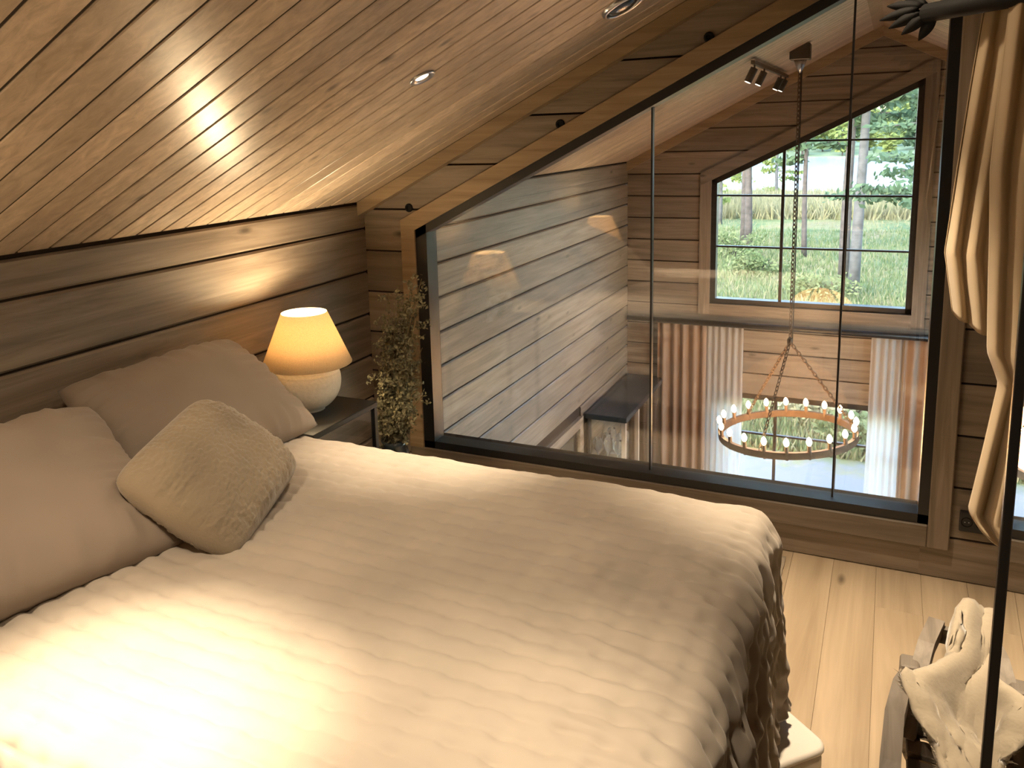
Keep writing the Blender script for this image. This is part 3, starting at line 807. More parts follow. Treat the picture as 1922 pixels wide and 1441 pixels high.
# ------------------------------------------------------------------ mirror on the partition beside the camera
MD = math.radians(1.19); MP = Vector((0.201, 1.60, 0))
MM = Matrix.Translation(MP) @ Matrix.Rotation(-MD, 4, 'Z')     # local y runs along the mirror, local +x into the wall
bm = B(); box(bm, (0.028, -2.3, 0.0), (0.12, -0.01, 2.30), MM); struct('wall_partition', bm, 'wood_y', 'short partition wall carrying the mirror')
t = thing('mirror', 'tall mirror in a thin black frame at the picture edge', 'mirror', MM @ Vector((0.012, -0.35, 0.02)))
bm = B(); box(bm, (0.008, -0.71, 0.03), (0.014, -0.01, 1.98), MM); obj('mirror_glass', bm, 'mirror', t)
for lo, hi in (((0.0, -0.022, 0.02), (0.026, 0.0, 1.99)), ((0.0, -0.72, 0.02), (0.026, -0.698, 1.99)), ((0.0, -0.72, 1.968), (0.026, 0.0, 1.99)), ((0.0, -0.72, 0.02), (0.026, 0.0, 0.042))):
    bm = B(); bevel_box(bm, lo, hi, 0.0015, 1, MM); obj('frame', bm, 'black', t)
bm = B(); box(bm, (0.014, -0.71, 0.03), (0.024, -0.01, 1.98), MM); obj('back_board', bm, 'blackmatte', t)

# ------------------------------------------------------------------ curtain on a diagonal rod with leaf finial
RA = Vector((0.075, 2.50, EYE + 0.271)); RD = Vector((0.667, -0.745, 0)).normalized()
t = thing('curtain_rod', 'black diagonal curtain rod ending in iron leaves above the window corner', 'curtain rod', RA)
bm = B(); tube(bm, [RA + RD * s for s in (-0.02, 0.1, 0.3, 0.5, 0.68)], 0.024, 14); obj('rod', bm, 'blackmatte', t, True)
bm = B(); tube(bm, [RA + RD * 0.6, RA + RD * 0.6 + Vector((0, 0, 0.42))], 0.008, 8); obj('bracket', bm, 'black', t)
def leaf(base, direc, length, width, bend):
    bm = B(); d = Vector(direc).normalized(); s = d.cross(Vector((0.3, 0.9, 0.2))).normalized(); n = s.cross(d); rows = []
    for i in range(8):
        f = i / 7; wv = width * math.sin(PI * min(0.98, f * 0.93 + 0.06)) ** 0.8 * (1 - 0.25 * f)
        c = Vector(base) + d * length * f + n * bend * f * f
        rows.append([bm.verts.new(c - s * wv), bm.verts.new(c - n * 0.006 * (1 - f)), bm.verts.new(c + s * wv), bm.verts.new(c + n * 0.006 * (1 - f) + n * 0.002)])
    grid_faces(bm, rows, True); bm.faces.new(rows[0][::-1]); bm.faces.new(rows[-1])
    return bm
for off, dr, ln, wd in (
        ((0.010, 0, -0.008), (-0.40, 0.25, -0.62), 0.075, 0.017), ((-0.006, 0.005, -0.002), (-0.62, 0.3, -0.46), 0.085, 0.017), ((-0.018, 0.01, 0.006), (-0.8, 0.4, -0.34), 0.10, 0.016),
        ((-0.03, 0.015, 0.014), (-0.95, 0.5, -0.2), 0.11, 0.015), ((-0.02, 0.01, 0.02), (-0.9, 0.6, 0.1), 0.11, 0.016), ((-0.01, 0.01, 0.02), (-0.7, 0.6, 0.4), 0.10, 0.016)):
    obj('leaf', leaf(RA + RD * (-0.005) + Vector(off), dr, ln, wd, 0.012), 'blackmatte', t, True)

def sheet(cols, rows_, fn, mat, name, parent=None):
    bm = B(); rows = [[bm.verts.new(fn(i / cols, j / rows_)) for i in range(cols + 1)] for j in range(rows_ + 1)]
    grid_faces(bm, rows); o = obj(name, bm, mat, parent, True)
    md = o.modifiers.new('thick', 'SOLIDIFY'); md.thickness = 0.003
    return o
def interp(tab, v):
    for (a, x), (b_, y) in zip(tab, tab[1:]):
        if v <= b_: return x + (y - x) * (v - a) / (b_ - a)
    return tab[-1][1]
tc = thing('loft_curtain', 'beige curtain draped from the black rod beside the mirror', 'curtain', RA + RD * 0.3)
# outer short layer: x of its left edge by height (z), at y about 2.4
ztop = EYE + 0.262
LEFT_A = [(1.05, 0.172), (1.15, 0.158), (1.28, 0.136), (1.50, 0.150), (1.70, 0.165), (1.90, 0.182)]
def layerA(u, v):
    zb = 1.125 - 0.075 * min(1, u * 2.6)
    z = ztop + (zb - ztop) * v
    xl = interp(LEFT_A, z); xr = 0.62
    w = u ** 1.2
    x = xl + (xr - xl) * w
    y = 2.44 - (x - 0.18) * 0.95 + 0.018 * math.sin(u * 58 + 0.6 * v) * (0.6 + 0.6 * v) + 0.012 * noise.noise(Vector((u * 9, v * 3, 1)))
    return (x, y, z)
sheet(90, 60, layerA, 'curtain', 'short_layer', tc)
LEFT_B = [(0.58, 0.262), (0.64, 0.222), (0.80, 0.240), (0.99, 0.262), (1.06, 0.236), (1.25, 0.226), (1.35, 0.222), (1.5, 0.214), (1.70, 0.218), (1.90, 0.225)]
def layerB(u, v):
    zb = 0.635 - 0.10 * min(1, u * 6) if u < 0.17 else 0.535 + 0.12 * min(1, (u - 0.17) * 3)
    z = ztop + (zb - ztop) * v
    xl = interp(LEFT_B, z); xr = 0.60
    x = xl + (xr - xl) * u ** 1.15
    y = 2.36 - (x - 0.18) * 0.90 + 0.016 * math.sin(u * 46 + 1.0 + 1.5 * v) * (0.7 + 0.5 * v) + 0.015 * noise.noise(Vector((u * 6, v * 4, 6)))
    return (x, y, z)
sheet(90, 80, layerB, 'curtain', 'long_layer', tc)

# ------------------------------------------------------------------ socket, rug, storage box
t = thing('wall_socket', 'black double wall socket low on the logs under the curtain', 'socket', (0.32, YG0, 0.237))
bm = B(); bevel_box(bm, (0.278, YG0 - 0.020, 0.200), (0.366, YG0, 0.274), 0.004, 2); obj('cover_plate', bm, 'black', t)
for cx in (0.300, 0.344):
    bm = B(); lathe(bm, [(0.018, 0.001), (0.018, -0.001), (0.015, -0.001), (0.014, 0.006)], n=24); bmesh.ops.transform(bm, matrix=Matrix.Translation((cx, YG0 - 0.0205, 0.237)) @ Matrix.Rotation(-PI / 2, 4, 'X'), verts=bm.verts); obj('outlet', bm, 'blackmatte', t, True)
    for dz in (-0.006, 0.006):
        bm = B(); bmesh.ops.create_icosphere(bm, subdivisions=1, radius=0.0022, matrix=Matrix.Translation((cx + dz, YG0 - 0.0215, 0.237))); obj('pin_hole', bm, 'steel', t)
def rug_mesh(x0, x1, y0, y1, z):
    bm = B(); rows = []
    for i in range(41):
        row = []
        for j in range(31):
            x = x0 + (x1 - x0) * i / 40; y = y0 + (y1 - y0) * j / 30
            row.append(bm.verts.new((x + 0.004 * noise.noise(Vector((y * 20, 0, 1))), y + 0.004 * noise.noise(Vector((x * 20, 0, 4))), z + 0.003 * noise.noise(Vector((x * 30, y * 30, 0))))))
        rows.append(row)
    grid_faces(bm, rows); return bm
rg = obj('rug', rug_mesh(-1.55, -0.285, 2.22, 3.13, 0.012), 'rug', None, True); md = rg.modifiers.new('t', 'SOLIDIFY'); md.thickness = 0.010
tag(rg, 'beige woven rug on the floor between bed and window', 'rug')

def rounded_slab(bm, hw, hd, r, z0, z1, mtx, inset=0.012):
    def ring(k, z):
        pts = []
        for cxs, cys, a0 in ((1, 1, 0), (-1, 1, PI / 2), (-1, -1, PI), (1, -1, 1.5 * PI)):
            for i in range(7):
                a = a0 + PI / 2 * i / 6; pts.append(mtx @ Vector((cxs * (hw - r) + (r - k) * math.cos(a), cys * (hd - r) + (r - k) * math.sin(a), z)))
        return [bm.verts.new(p) for p in pts]
    rs = [ring(0.01, z0), ring(0, z0 + 0.01), ring(0, z1 - inset), ring(inset * 0.3, z1 - inset * 0.3), ring(inset, z1)]
    grid_faces(bm, rs, True); bm.faces.new(rs[0][::-1]); bm.faces.new(rs[-1])
sbm = Matrix.Translation((-0.258, 2.01, 0)) @ Matrix.Rotation(math.radians(-42), 4, 'Z')
t = thing('storage_box', 'low white storage box with rounded corners under the foot of the bed', 'storage box', (-0.258, 2.01, 0))
bm = B(); rounded_slab(bm, 0.135, 0.135, 0.035, 0.0, 0.075, sbm); obj('box_body', bm, 'white', t, True)
bm = B(); rounded_slab(bm, 0.14, 0.14, 0.04, 0.076, 0.10, sbm, 0.010); obj('lid', bm, 'white', t, True)

# ------------------------------------------------------------------ low wooden seat with curved rails and a sheepskin
ch = thing('lounge_chair', 'low grey wooden chair with curved side rails beside the mirror', 'chair', (0.33, 1.95, 0))
def ribbon(bm, P, w, h):
    rows = []
    for i, q in enumerate(P):
        d = (P[min(i + 1, len(P) - 1)] - P[max(i - 1, 0)]).normalized(); sd_ = d.cross(Vector((0, 0, 1))).normalized(); up = sd_.cross(d)
        rows.append([bm.verts.new(q + sd_ * a * w + up * b_ * h) for a, b_ in ((-1, -1), (1, -1), (1, 1), (-1, 1))])
    grid_faces(bm, rows, True); bm.faces.new(rows[0][::-1]); bm.faces.new(rows[-1])
for s in (-1, 1):
    fx = (lambda x: x) if s == -1 else (lambda x: 0.66 - x)
    pts = [(0.070, 1.46, 0.06), (0.062, 1.52, 0.20), (0.058, 1.60, 0.285), (0.060, 1.72, 0.315), (0.068, 1.88, 0.315), (0.085, 2.03, 0.295), (0.108, 2.15, 0.26), (0.125, 2.24, 0.22)]
    bm = B(); ribbon(bm, [Vector((fx(a), b_, c)) for a, b_, c in pts], 0.020, 0.017); obj('curved_rail', bm, 'greywood', ch)
    bm = B(); ribbon(bm, [Vector((fx(a), b_, c)) for a, b_, c in ((0.100, 2.02, 0.17), (0.122, 2.13, 0.265), (0.142, 2.22, 0.305), (0.168, 2.315, 0.318))], 0.019, 0.016); obj('back_post', bm, 'greywood', ch)
    bm = B(); bevel_box(bm, (min(fx(0.082), fx(0.128)), 2.125, 0.225), (max(fx(0.082), fx(0.128)), 2.185, 0.295), 0.008, 2); obj('knuckle', bm, 'greywood', ch)
    bm = B(); bar(bm, (fx(0.078), 1.60, 0.0), (fx(0.070), 1.60, 0.27), 0.030, 0.030, (0, 1, 0)); obj('leg', bm, 'greywood', ch)
    bm = B(); bar(bm, (fx(0.118), 2.22, 0.0), (fx(0.112), 2.12, 0.235), 0.030, 0.032, (0, 1, 0)); obj('leg', bm, 'greywood', ch)
    bm = B(); bar(bm, (fx(0.095), 1.58, 0.15), (fx(0.125), 2.14, 0.14), 0.024, 0.04); obj('side_rail', bm, 'greywood', ch)
for i in range(7):
    yy = 1.62 + i * 0.075
    bm = B(); bevel_box(bm, (0.10, yy - 0.026, 0.162), (0.56, yy + 0.026, 0.178), 0.003); obj('seat_slat', bm, 'greywood', ch)
bm = B(); bar(bm, (0.15, 2.30, 0.30), (0.51, 2.30, 0.30), 0.020, 0.040); obj('back_slat', bm, 'greywood', ch)

def sheepskin():
    n, m_ = 70, 60
    def P(u, v):
        # u across, v from the front edge of the seat up over the low back
        wob = 0.02 * noise.noise(Vector((v * 5, 0, 2)))
        xl = 0.165 + wob - 0.095 * math.exp(-((v - 0.70) / 0.13) ** 2); xr = 0.52 + wob
        x = xl + (xr - xl) * u
        if v < 0.70: y = 1.58 + v / 0.70 * 0.44; z = 0.205 + 0.02 * math.sin(v * 4)
        else: f = (v - 0.70) / 0.30; e = min(1, max(0, (u - 0.03) / 0.17)); e = e * e * (3 - 2 * e); y = 2.02 + (0.10 + 0.21 * e) * f; z = 0.215 + (0.05 + 0.11 * e) * f
        flap = math.exp(-((v - 0.70) / 0.15) ** 2) * math.exp(-(u / 0.22) ** 2)
        z += 0.105 * flap
        z += 0.03 * noise.noise(Vector((u * 4, v * 5, 4))) + 0.014 * noise.noise(Vector((u * 12, v * 12, 1))) + 0.007 * noise.noise(Vector((u * 40, v * 40, 3)))
        return Vector((x, y, z))
    bm = B(); rows = [[bm.verts.new(P(i / n, j / m_)) for i in range(n + 1)] for j in range(m_ + 1)]; grid_faces(bm, rows)
    o = obj('sheepskin', bm, 'wool', None, True); md = o.modifiers.new('t', 'SOLIDIFY'); md.thickness = 0.02
    tag(o, 'cream sheepskin thrown over the low wooden chair', 'sheepskin')
    rnd = random.Random(5); bm = B()
    for k in range(30000):
        u, v = rnd.random(), rnd.random(); p = P(u, v)
        dx = (P(min(1, u + .01), v) - p); dy = (P(u, min(1, v + .01)) - p)
        nn = dx.cross(dy); nn = nn.normalized() if nn.length > 1e-9 else Vector((0, 0, 1))
        if nn.z < 0: nn = -nn
        e = Vector((u - 0.5, v - 0.5, 0)) * 0.5 * (1 if max(abs(u - .5), abs(v - .5)) > .4 else 0.2)
        g = (nn * 0.8 + Vector((rnd.gauss(0, .45), rnd.gauss(0, .45), -0.1)) + e).normalized(); L = rnd.uniform(.010, .026)
        s = g.orthogonal().normalized() * 0.0012
        bm.faces.new([bm.verts.new(p - s), bm.verts.new(p + s), bm.verts.new(p + g * L)])
    w = obj('wool_strands', bm, 'wool', o); w['kind'] = 'stuff'
sheepskin()

# ------------------------------------------------------------------ living room: chandelier
CX, CY, CZ, CR = -0.581, 6.10, -0.56, 0.462
t = thing('chandelier', 'large iron ring chandelier with twenty candle bulbs hanging in the living room', 'chandelier', (CX, CY, CZ))
TILT = Matrix.Translation((CX, CY, CZ)) @ Matrix.Rotation(math.radians(-4.5), 4, 'Y') @ Matrix.Translation((-CX, -CY, -CZ))
bm = B(); n = 72; rings = []
for k in range(n):
    a = 2 * PI * k / n; c, s = math.cos(a), math.sin(a)
    rings.append([bm.verts.new(TILT @ Vector((CX + r * c, CY + r * s, CZ + z))) for r, z in ((CR - 0.013, -0.024), (CR + 0.013, -0.024), (CR + 0.013, 0.024), (CR - 0.013, 0.024))])
rings.append(rings[0]); grid_faces(bm, rings, True); obj('ring', bm, 'bronze', t)
hub = Vector((CX, CY, 0.115))
for k in range(20):
    a = 2 * PI * (k + 0.35) / 20; bx_, by_ = CX + CR * math.cos(a), CY + CR * math.sin(a)
    bm = B(); lathe(bm, [(0.010, CZ - 0.03), (0.017, CZ + 0.02), (0.013, CZ + 0.026), (0.0125, CZ + 0.062), (0.010, CZ + 0.066)], bx_, by_, 12); bmesh.ops.transform(bm, matrix=TILT, verts=bm.verts); ca = obj('candle_holder', bm, 'bronze', t, True)
    bm = B(); lathe(bm, [(0.006, CZ + 0.064), (0.015, CZ + 0.076), (0.019, CZ + 0.092), (0.013, CZ + 0.112), (0.003, CZ + 0.124)], bx_, by_, 12); bmesh.ops.transform(bm, matrix=TILT, verts=bm.verts); obj('bulb', bm, 'bulb', ca, True)
def chain(bm, p, q, link=0.042, r=0.0042):
    p, q = Vector(p), Vector(q); L = (q - p).length; n = max(1, int(L / (link * 0.72))); d = (q - p).normalized(); u = d.orthogonal().normalized(); w = d.cross(u)
    for i in range(n):
        c = p.lerp(q, (i + 0.5) / n); s = u if i % 2 else w
        pts = [c + d * link / 2 * math.cos(a) + s * link * 0.26 * math.sin(a) for a in [2 * PI * k / 8 for k in range(8)]]
        rr = []
        for k, pt in enumerate(pts):
            tg = (pts[(k + 1) % 8] - pts[k - 1]).normalized(); e1 = d.cross(s).normalized(); e2 = tg.cross(e1)
            rr.append([bm.verts.new(pt + (e1 * math.cos(b_) + e2 * math.sin(b_)) * r) for b_ in (0, PI / 2, PI, 1.5 * PI)])
        rr.append(rr[0]); grid_faces(bm, rr, True)
for k in range(3):
    a = 2 * PI * k / 3 + 0.25; q = TILT @ Vector((CX + CR * math.cos(a), CY + CR * math.sin(a), CZ + 0.02))
    bm = B(); chain(bm, hub, q); obj('chain', bm, 'bronze', t)
zc = ceil_z(CX)
bm = B(); chain(bm, hub + Vector((0, 0, 0.03)), (CX, CY, zc - 0.05)); obj('chain', bm, 'bronze', t)
bm = B(); tube(bm, [hub + Vector((0.016, 0, -0.02)), hub + Vector((0.016, 0, 0.5)), (CX + 0.012, CY, zc - 0.05)], 0.004, 6); obj('cable', bm, 'black', t)
bm = B(); lathe(bm, [(0.012, -0.03), (0.02, -0.01), (0.02, 0.015), (0.008, 0.035)], hub.x, hub.y, 14); bmesh.ops.translate(bm, vec=(0, 0, hub.z), verts=bm.verts); obj('hub', bm, 'bronze', t, True)
bm = B(); bevel_box(bm, (CX - 0.065, CY - 0.05, zc - 0.085), (CX + 0.065, CY + 0.05, zc + 0.02), 0.006); obj('ceiling_canopy', bm, 'black', t)
bm = B(); lathe(bm, [(0.008, zc - 0.17), (0.03, zc - 0.12), (0.042, zc - 0.085)], CX, CY, 16); obj('canopy_cup', bm, 'steel', t, True)
ld = bpy.data.lights.new('chandelier_glow', 'POINT'); lo = bpy.data.objects.new('chandelier_glow', ld); COL.objects.link(lo)
ld.energy = 28; ld.color = (1.0, 0.48, 0.17); ld.shadow_soft_size = 0.4; lo.location = (CX, CY, CZ + 0.16); lo.parent = t; lo.matrix_parent_inverse = t.matrix_basis.inverted()

# track spots on the living-room ceiling
tx, tz = -0.775, ceil_z(-0.775) - 0.035
t = thing('track_light', 'black spotlight track with four small spots on the living room ceiling', 'track light', (tx, 6.1, tz))
bm = B(); box(bm, (tx - 0.012, 5.35, tz - 0.01), (tx + 0.012, 7.15, tz + 0.012)); obj('track', bm, 'black', t)
for yy in (5.42, 5.85, 6.75, 7.05):
    d = Vector((-0.45, -0.15, -1)).normalized(); c = Vector((tx, yy, tz - 0.03))
    bm = B(); tube(bm, [c, c + d * 0.09], 0.023, 14); sp = obj('spot_head', bm, 'black', t, False)
    bm = B(); tube(bm, [c + Vector((0, 0, 0.03)), c], 0.006, 6); obj('spot_arm', bm, 'black', t)
    bm = B(); tube(bm, [c + d * 0.089, c + d * 0.092], 0.018, 14); obj('spot_lens', bm, 'spotlens', sp)
    ld = bpy.data.lights.new('spot_lamp', 'SPOT'); lo = bpy.data.objects.new('spot_lamp', ld); COL.objects.link(lo)
    ld.energy = 4.0; ld.color = (0.80, 0.90, 1.0); ld.spot_size = math.radians(110); ld.spot_blend = 1.0; ld.shadow_soft_size = 0.03
    lo.location = c + d * 0.11; lo.rotation_euler = Vector((0, 0, -1)).rotation_difference(d).to_euler(); lo.parent = t; lo.matrix_parent_inverse = t.matrix_basis.inverted()

# ------------------------------------------------------------------ display cabinet and glasses
KX0, KX1, KY0, KY1, KT = -2.125, -1.80, 6.20, 7.40, -0.63
cab = thing('display_cabinet', 'dark glazed display cabinet against the left living-room wall', 'cabinet', ((KX0 + KX1) / 2, (KY0 + KY1) / 2, ZLOW))
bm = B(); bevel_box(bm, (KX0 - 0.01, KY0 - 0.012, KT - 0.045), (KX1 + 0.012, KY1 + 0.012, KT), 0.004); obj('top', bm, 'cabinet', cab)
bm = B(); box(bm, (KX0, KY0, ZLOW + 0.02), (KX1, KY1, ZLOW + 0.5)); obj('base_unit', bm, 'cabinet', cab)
bm = B(); box(bm, (KX0, KY0, ZLOW + 0.5), (KX0 + 0.015, KY1, KT - 0.045)); obj('back_panel', bm, 'wood_y', cab)
M['postwood'] = plain('pale_post', (0.42, 0.36, 0.30), 0.4)
for ax, ay in ((KX0 + 0.016, KY0 + 0.016), (KX1 - 0.016, KY0 + 0.016), (KX0 + 0.016, KY1 - 0.016), (KX1 - 0.016, KY1 - 0.016), (KX1 - 0.016, 6.60), (KX1 - 0.016, 7.0)):
    bm = B(); box(bm, (ax - 0.016, ay - 0.016, ZLOW + 0.5), (ax + 0.016, ay + 0.016, KT - 0.045)); obj('post', bm, 'postwood' if ax > -1.9 else 'cabinet', cab)
bm = B(); box(bm, (KX0 + 0.03, KY0 + 0.005, ZLOW + 0.5), (KX1 - 0.03, KY0 + 0.011, KT - 0.045)); obj('glass_side', bm, 'glass_ext', cab)
for ya, yb in ((6.235, 6.58), (6.62, 6.98), (7.02, 7.37)):
    bm = B(); box(bm, (KX1 - 0.012, ya, ZLOW + 0.5), (KX1 - 0.006, yb, KT - 0.045)); obj('glass_door', bm, 'glass_ext', cab)
SHZ = (-1.08, -1.5)
for z in SHZ:
    bm = B(); box(bm, (KX0 + 0.02, KY0 + 0.02, z - 0.012), (KX1 - 0.04, KY1 - 0.02, z)); obj('shelf', bm, 'glass_ext', cab)
m_, nt, b, out = new_mat('clear_crystal'); b.inputs['Base Color'].default_value = (0.85, 0.9, 0.95, 1); b.inputs['Roughness'].default_value = 0.05; b.inputs['Transmission Weight'].default_value = 0.75
M['crystal'] = m_
bm = B(); lathe(bm, [(0.034, 0), (0.034, 0.003), (0.004, 0.008), (0.004, 0.085), (0.012, 0.10), (0.036, 0.135), (0.040, 0.17), (0.032, 0.215)], n=20, cap=False); gme = mesh_of(bm, 'wine_glass', True)
lab = ['stemmed glass in the display cabinet, front corner by the log wall', 'stemmed glass in the display cabinet, centre of the front row', 'stemmed glass in the display cabinet, front corner by the pale post',
       'stemmed glass in the display cabinet, second row by the log wall', 'stemmed glass in the display cabinet, second row by the pale post', 'stemmed glass in the display cabinet, third row by the log wall', 'stemmed glass in the display cabinet, third row by the pale post']
for (gx, gy), lb in zip(((-2.06, 6.29), (-1.97, 6.30), (-1.89, 6.29), (-2.02, 6.41), (-1.91, 6.42), (-2.02, 6.55), (-1.91, 6.55)), lab):
    tag(link('wine_glass', gme, 'crystal', None, (gx, gy, SHZ[0])), lb, 'wine glass', 'glasses in the display cabinet')
bm = B(); lathe(bm, [(0.03, 0), (0.05, 0.01), (0.09, 0.07), (0.10, 0.12), (0.096, 0.12), (0.085, 0.07)], n=28, cap=False)
tag(link('glass_bowl', mesh_of(bm, 'glass_bowl', True), 'crystal', None, (-1.97, 6.40, SHZ[1])), 'glass bowl on the lower shelf of the display cabinet', 'bowl')

# ------------------------------------------------------------------ living-room curtains and rail
ry = YF - 0.10
t = thing('curtain_rail', 'long black curtain rail above the lower window', 'curtain rail', (-0.4, ry, -0.08))
bm = B(); tube(bm, [(XL + 0.03, ry, -0.085), (1.2, ry, -0.085)], 0.026, 12); obj('rail', bm, 'black', t, True)
for bx_ in (-2.0, -0.57, 0.95):
    bm = B(); box(bm, (bx_ - 0.012, ry, -0.098), (bx_ + 0.012, YF, -0.072)); obj('bracket', bm, 'black', t)
def hang(name, label, x0, x1, folds, amp, mat, y, cat, zb=ZLOW + 0.03, seed=0):
    def f(u, v):
        uu = u + 0.03 * noise.noise(Vector((u * 4, seed, 0)))
        x = x0 + (x1 - x0) * u + 0.02 * noise.noise(Vector((u * 5, v * 2, seed))) * v
        yy = y + amp * math.sin(2 * PI * folds * uu) * (0.55 + 0.45 * v) + 0.3 * amp * noise.noise(Vector((u * 12, v * 1.5, seed)))
        return (x, yy, -0.11 + (zb + 0.11) * v)
    o = sheet(folds * 12, 30, f, mat, name); tag(o, label, cat, 'living-room curtains')
hang('drape', 'brown curtain by the display cabinet on the left end of the rail', -1.84, -1.40, 5, 0.034, 'drape', ry, 'curtain', seed=1)
hang('sheer_curtain', 'sheer white curtain beside the left brown curtain', -1.43, -1.09, 6, 0.018, 'sheer', ry + 0.03, 'curtain', seed=2)
hang('sheer_curtain', 'sheer white curtain right of the chandelier', -0.075, 0.21, 5, 0.018, 'sheer', ry + 0.03, 'curtain', seed=3)
hang('drape', 'brown curtain on the right end of the rail, cut off by the window frame', 0.17, 0.62, 5, 0.034, 'drape', ry, 'curtain', seed=4)

# ------------------------------------------------------------------ outdoors
def ground_z(x, y): return -2.85 - 0.013 * max(0, y - 10) + 0.22 * noise.noise(Vector((x * 0.12, y * 0.12, 0))) * min(1, max(0, (y - 12) / 20))
def grass_mat():
    m, nt, b, out = new_mat('meadow')
    v = obj_vec(nt); n1 = noise_tex(nt, v, 0.45, 5, 0.6); n2 = noise_tex(nt, v, 3.5, 4); n3 = noise_tex(nt, v, 0.22, 3)
    c = ramp(nt, n1, [(0.34, (0.039, 0.085, 0.019)), (0.46, (0.111, 0.156, 0.039)), (0.55, (0.221, 0.189, 0.065)), (0.66, (0.247, 0.163, 0.091))])
    c2 = ramp(nt, n2, [(0.35, (0.046, 0.091, 0.021)), (0.65, (0.247, 0.227, 0.098))])
    c = mixrgb(nt, c, c2, 0.45)
    # gravel yard close to the house
    sx = nt.nodes.new('ShaderNodeSeparateXYZ'); nt.links.new(v, sx.inputs[0])
    mr = nt.nodes.new('ShaderNodeMapRange'); mr.inputs[1].default_value = 12.2; mr.inputs[2].default_value = 13.0; mr.inputs[3].default_value = 1; mr.inputs[4].default_value = 0
    ad = nt.nodes.new('ShaderNodeMath'); ad.operation = 'MULTIPLY_ADD'; ad.inputs[1].default_value = 2.2; nt.links.new(n2, ad.inputs[0]); nt.links.new(sx.outputs[1], ad.inputs[2])
    nt.links.new(ad.outputs[0], mr.inputs[0])
    c = mixrgb(nt, c, (0.221, 0.208, 0.202), mr.outputs[0])
    nt.links.new(c, b.inputs['Base Color']); b.inputs['Roughness'].default_value = 0.95
    return m
M['meadow'] = grass_mat()
bm = B(); rows = []
ys = [7.7 + 66 * (j / 70) ** 1.6 for j in range(71)]
for yy in ys: rows.append([bm.verts.new((xx * (1 + yy * 0.02), yy, ground_z(xx, yy))) for xx in [-26 + 52 * i / 60 for i in range(61)]])
grid_faces(bm, rows); g = obj('ground', bm, 'meadow', None, True); g['kind'] = 'structure'; g['label'] = 'grassy slope outside running down to the lake'
m_, nt, b, out = new_mat('lake_water'); b.inputs['Base Color'].default_value = (0.30, 0.34, 0.40, 1); b.inputs['Roughness'].default_value = 0.22; b.inputs['Specular IOR Level'].default_value = 1.0
v = obj_vec(nt, (0.6, 2.0, 1)); bump(nt, b, noise_tex(nt, v, 1.2, 3), 0.25, 0.05); M['water'] = m_
bm = B(); rows = [[bm.verts.new((xx, yy, -3.85)) for xx in (-160, 0, 160)] for yy in (60, 100, 158)]; grid_faces(bm, rows); w = obj('lake', bm, 'water'); w['kind'] = 'structure'; w['label'] = 'bright lake beyond the trees'
M['farland'] = plain('far_shore', (0.20, 0.26, 0.14), 0.95, vary=0.3, scale=0.2)
bm = B(); rows = []
for j in range(14):
    yy = 150 + j * 10; rows.append([bm.verts.new((-170 + i * 10, yy, -4.0 + 0.06 * (yy - 150) + 2.0 * noise.noise(Vector((i * 0.5, j * 0.4, 3))) * min(1, j / 3))) for i in range(35)])
grid_faces(bm, rows); w = obj('hill', bm, 'farland', None, True); w['kind'] = 'structure'; w['label'] = 'wooded far shore of the lake'

M['bark'] = plain('pine_bark', (0.07, 0.06, 0.055), 0.95, vary=0.35, scale=6)
M['bark_pale'] = plain('birch_bark', (0.085, 0.085, 0.085), 0.9, vary=0.3, scale=5)
def leaf_mat(name, a, c):
    m, nt, b, out = new_mat(name); v = obj_vec(nt, (1, 1, 1), 9.0); n1 = noise_tex(nt, v, 2.2, 3)
    col = ramp(nt, n1, [(0.3, a), (0.7, c)])
    t_ = nt.nodes.new('ShaderNodeBsdfTranslucent'); nt.links.new(col, t_.inputs[0]); nt.links.new(col, b.inputs['Base Color']); b.inputs['Roughness'].default_value = 0.8
    mx = nt.nodes.new('ShaderNodeMixShader'); mx.inputs[0].default_value = 0.35
    nt.links.new(b.outputs[0], mx.inputs[1]); nt.links.new(t_.outputs[0], mx.inputs[2]); nt.links.new(mx.outputs[0], out.inputs[0]); return m
M['pine'] = leaf_mat('pine_needles', (0.038, 0.082, 0.045), (0.127, 0.186, 0.089))
M['birch'] = leaf_mat('birch_leaves', (0.119, 0.178, 0.045), (0.267, 0.297, 0.089))
M['bush'] = leaf_mat('shrub_leaves', (0.074, 0.127, 0.038), (0.223, 0.238, 0.104))
M['reed'] = leaf_mat('reeds', (0.208, 0.201, 0.089), (0.371, 0.327, 0.193))

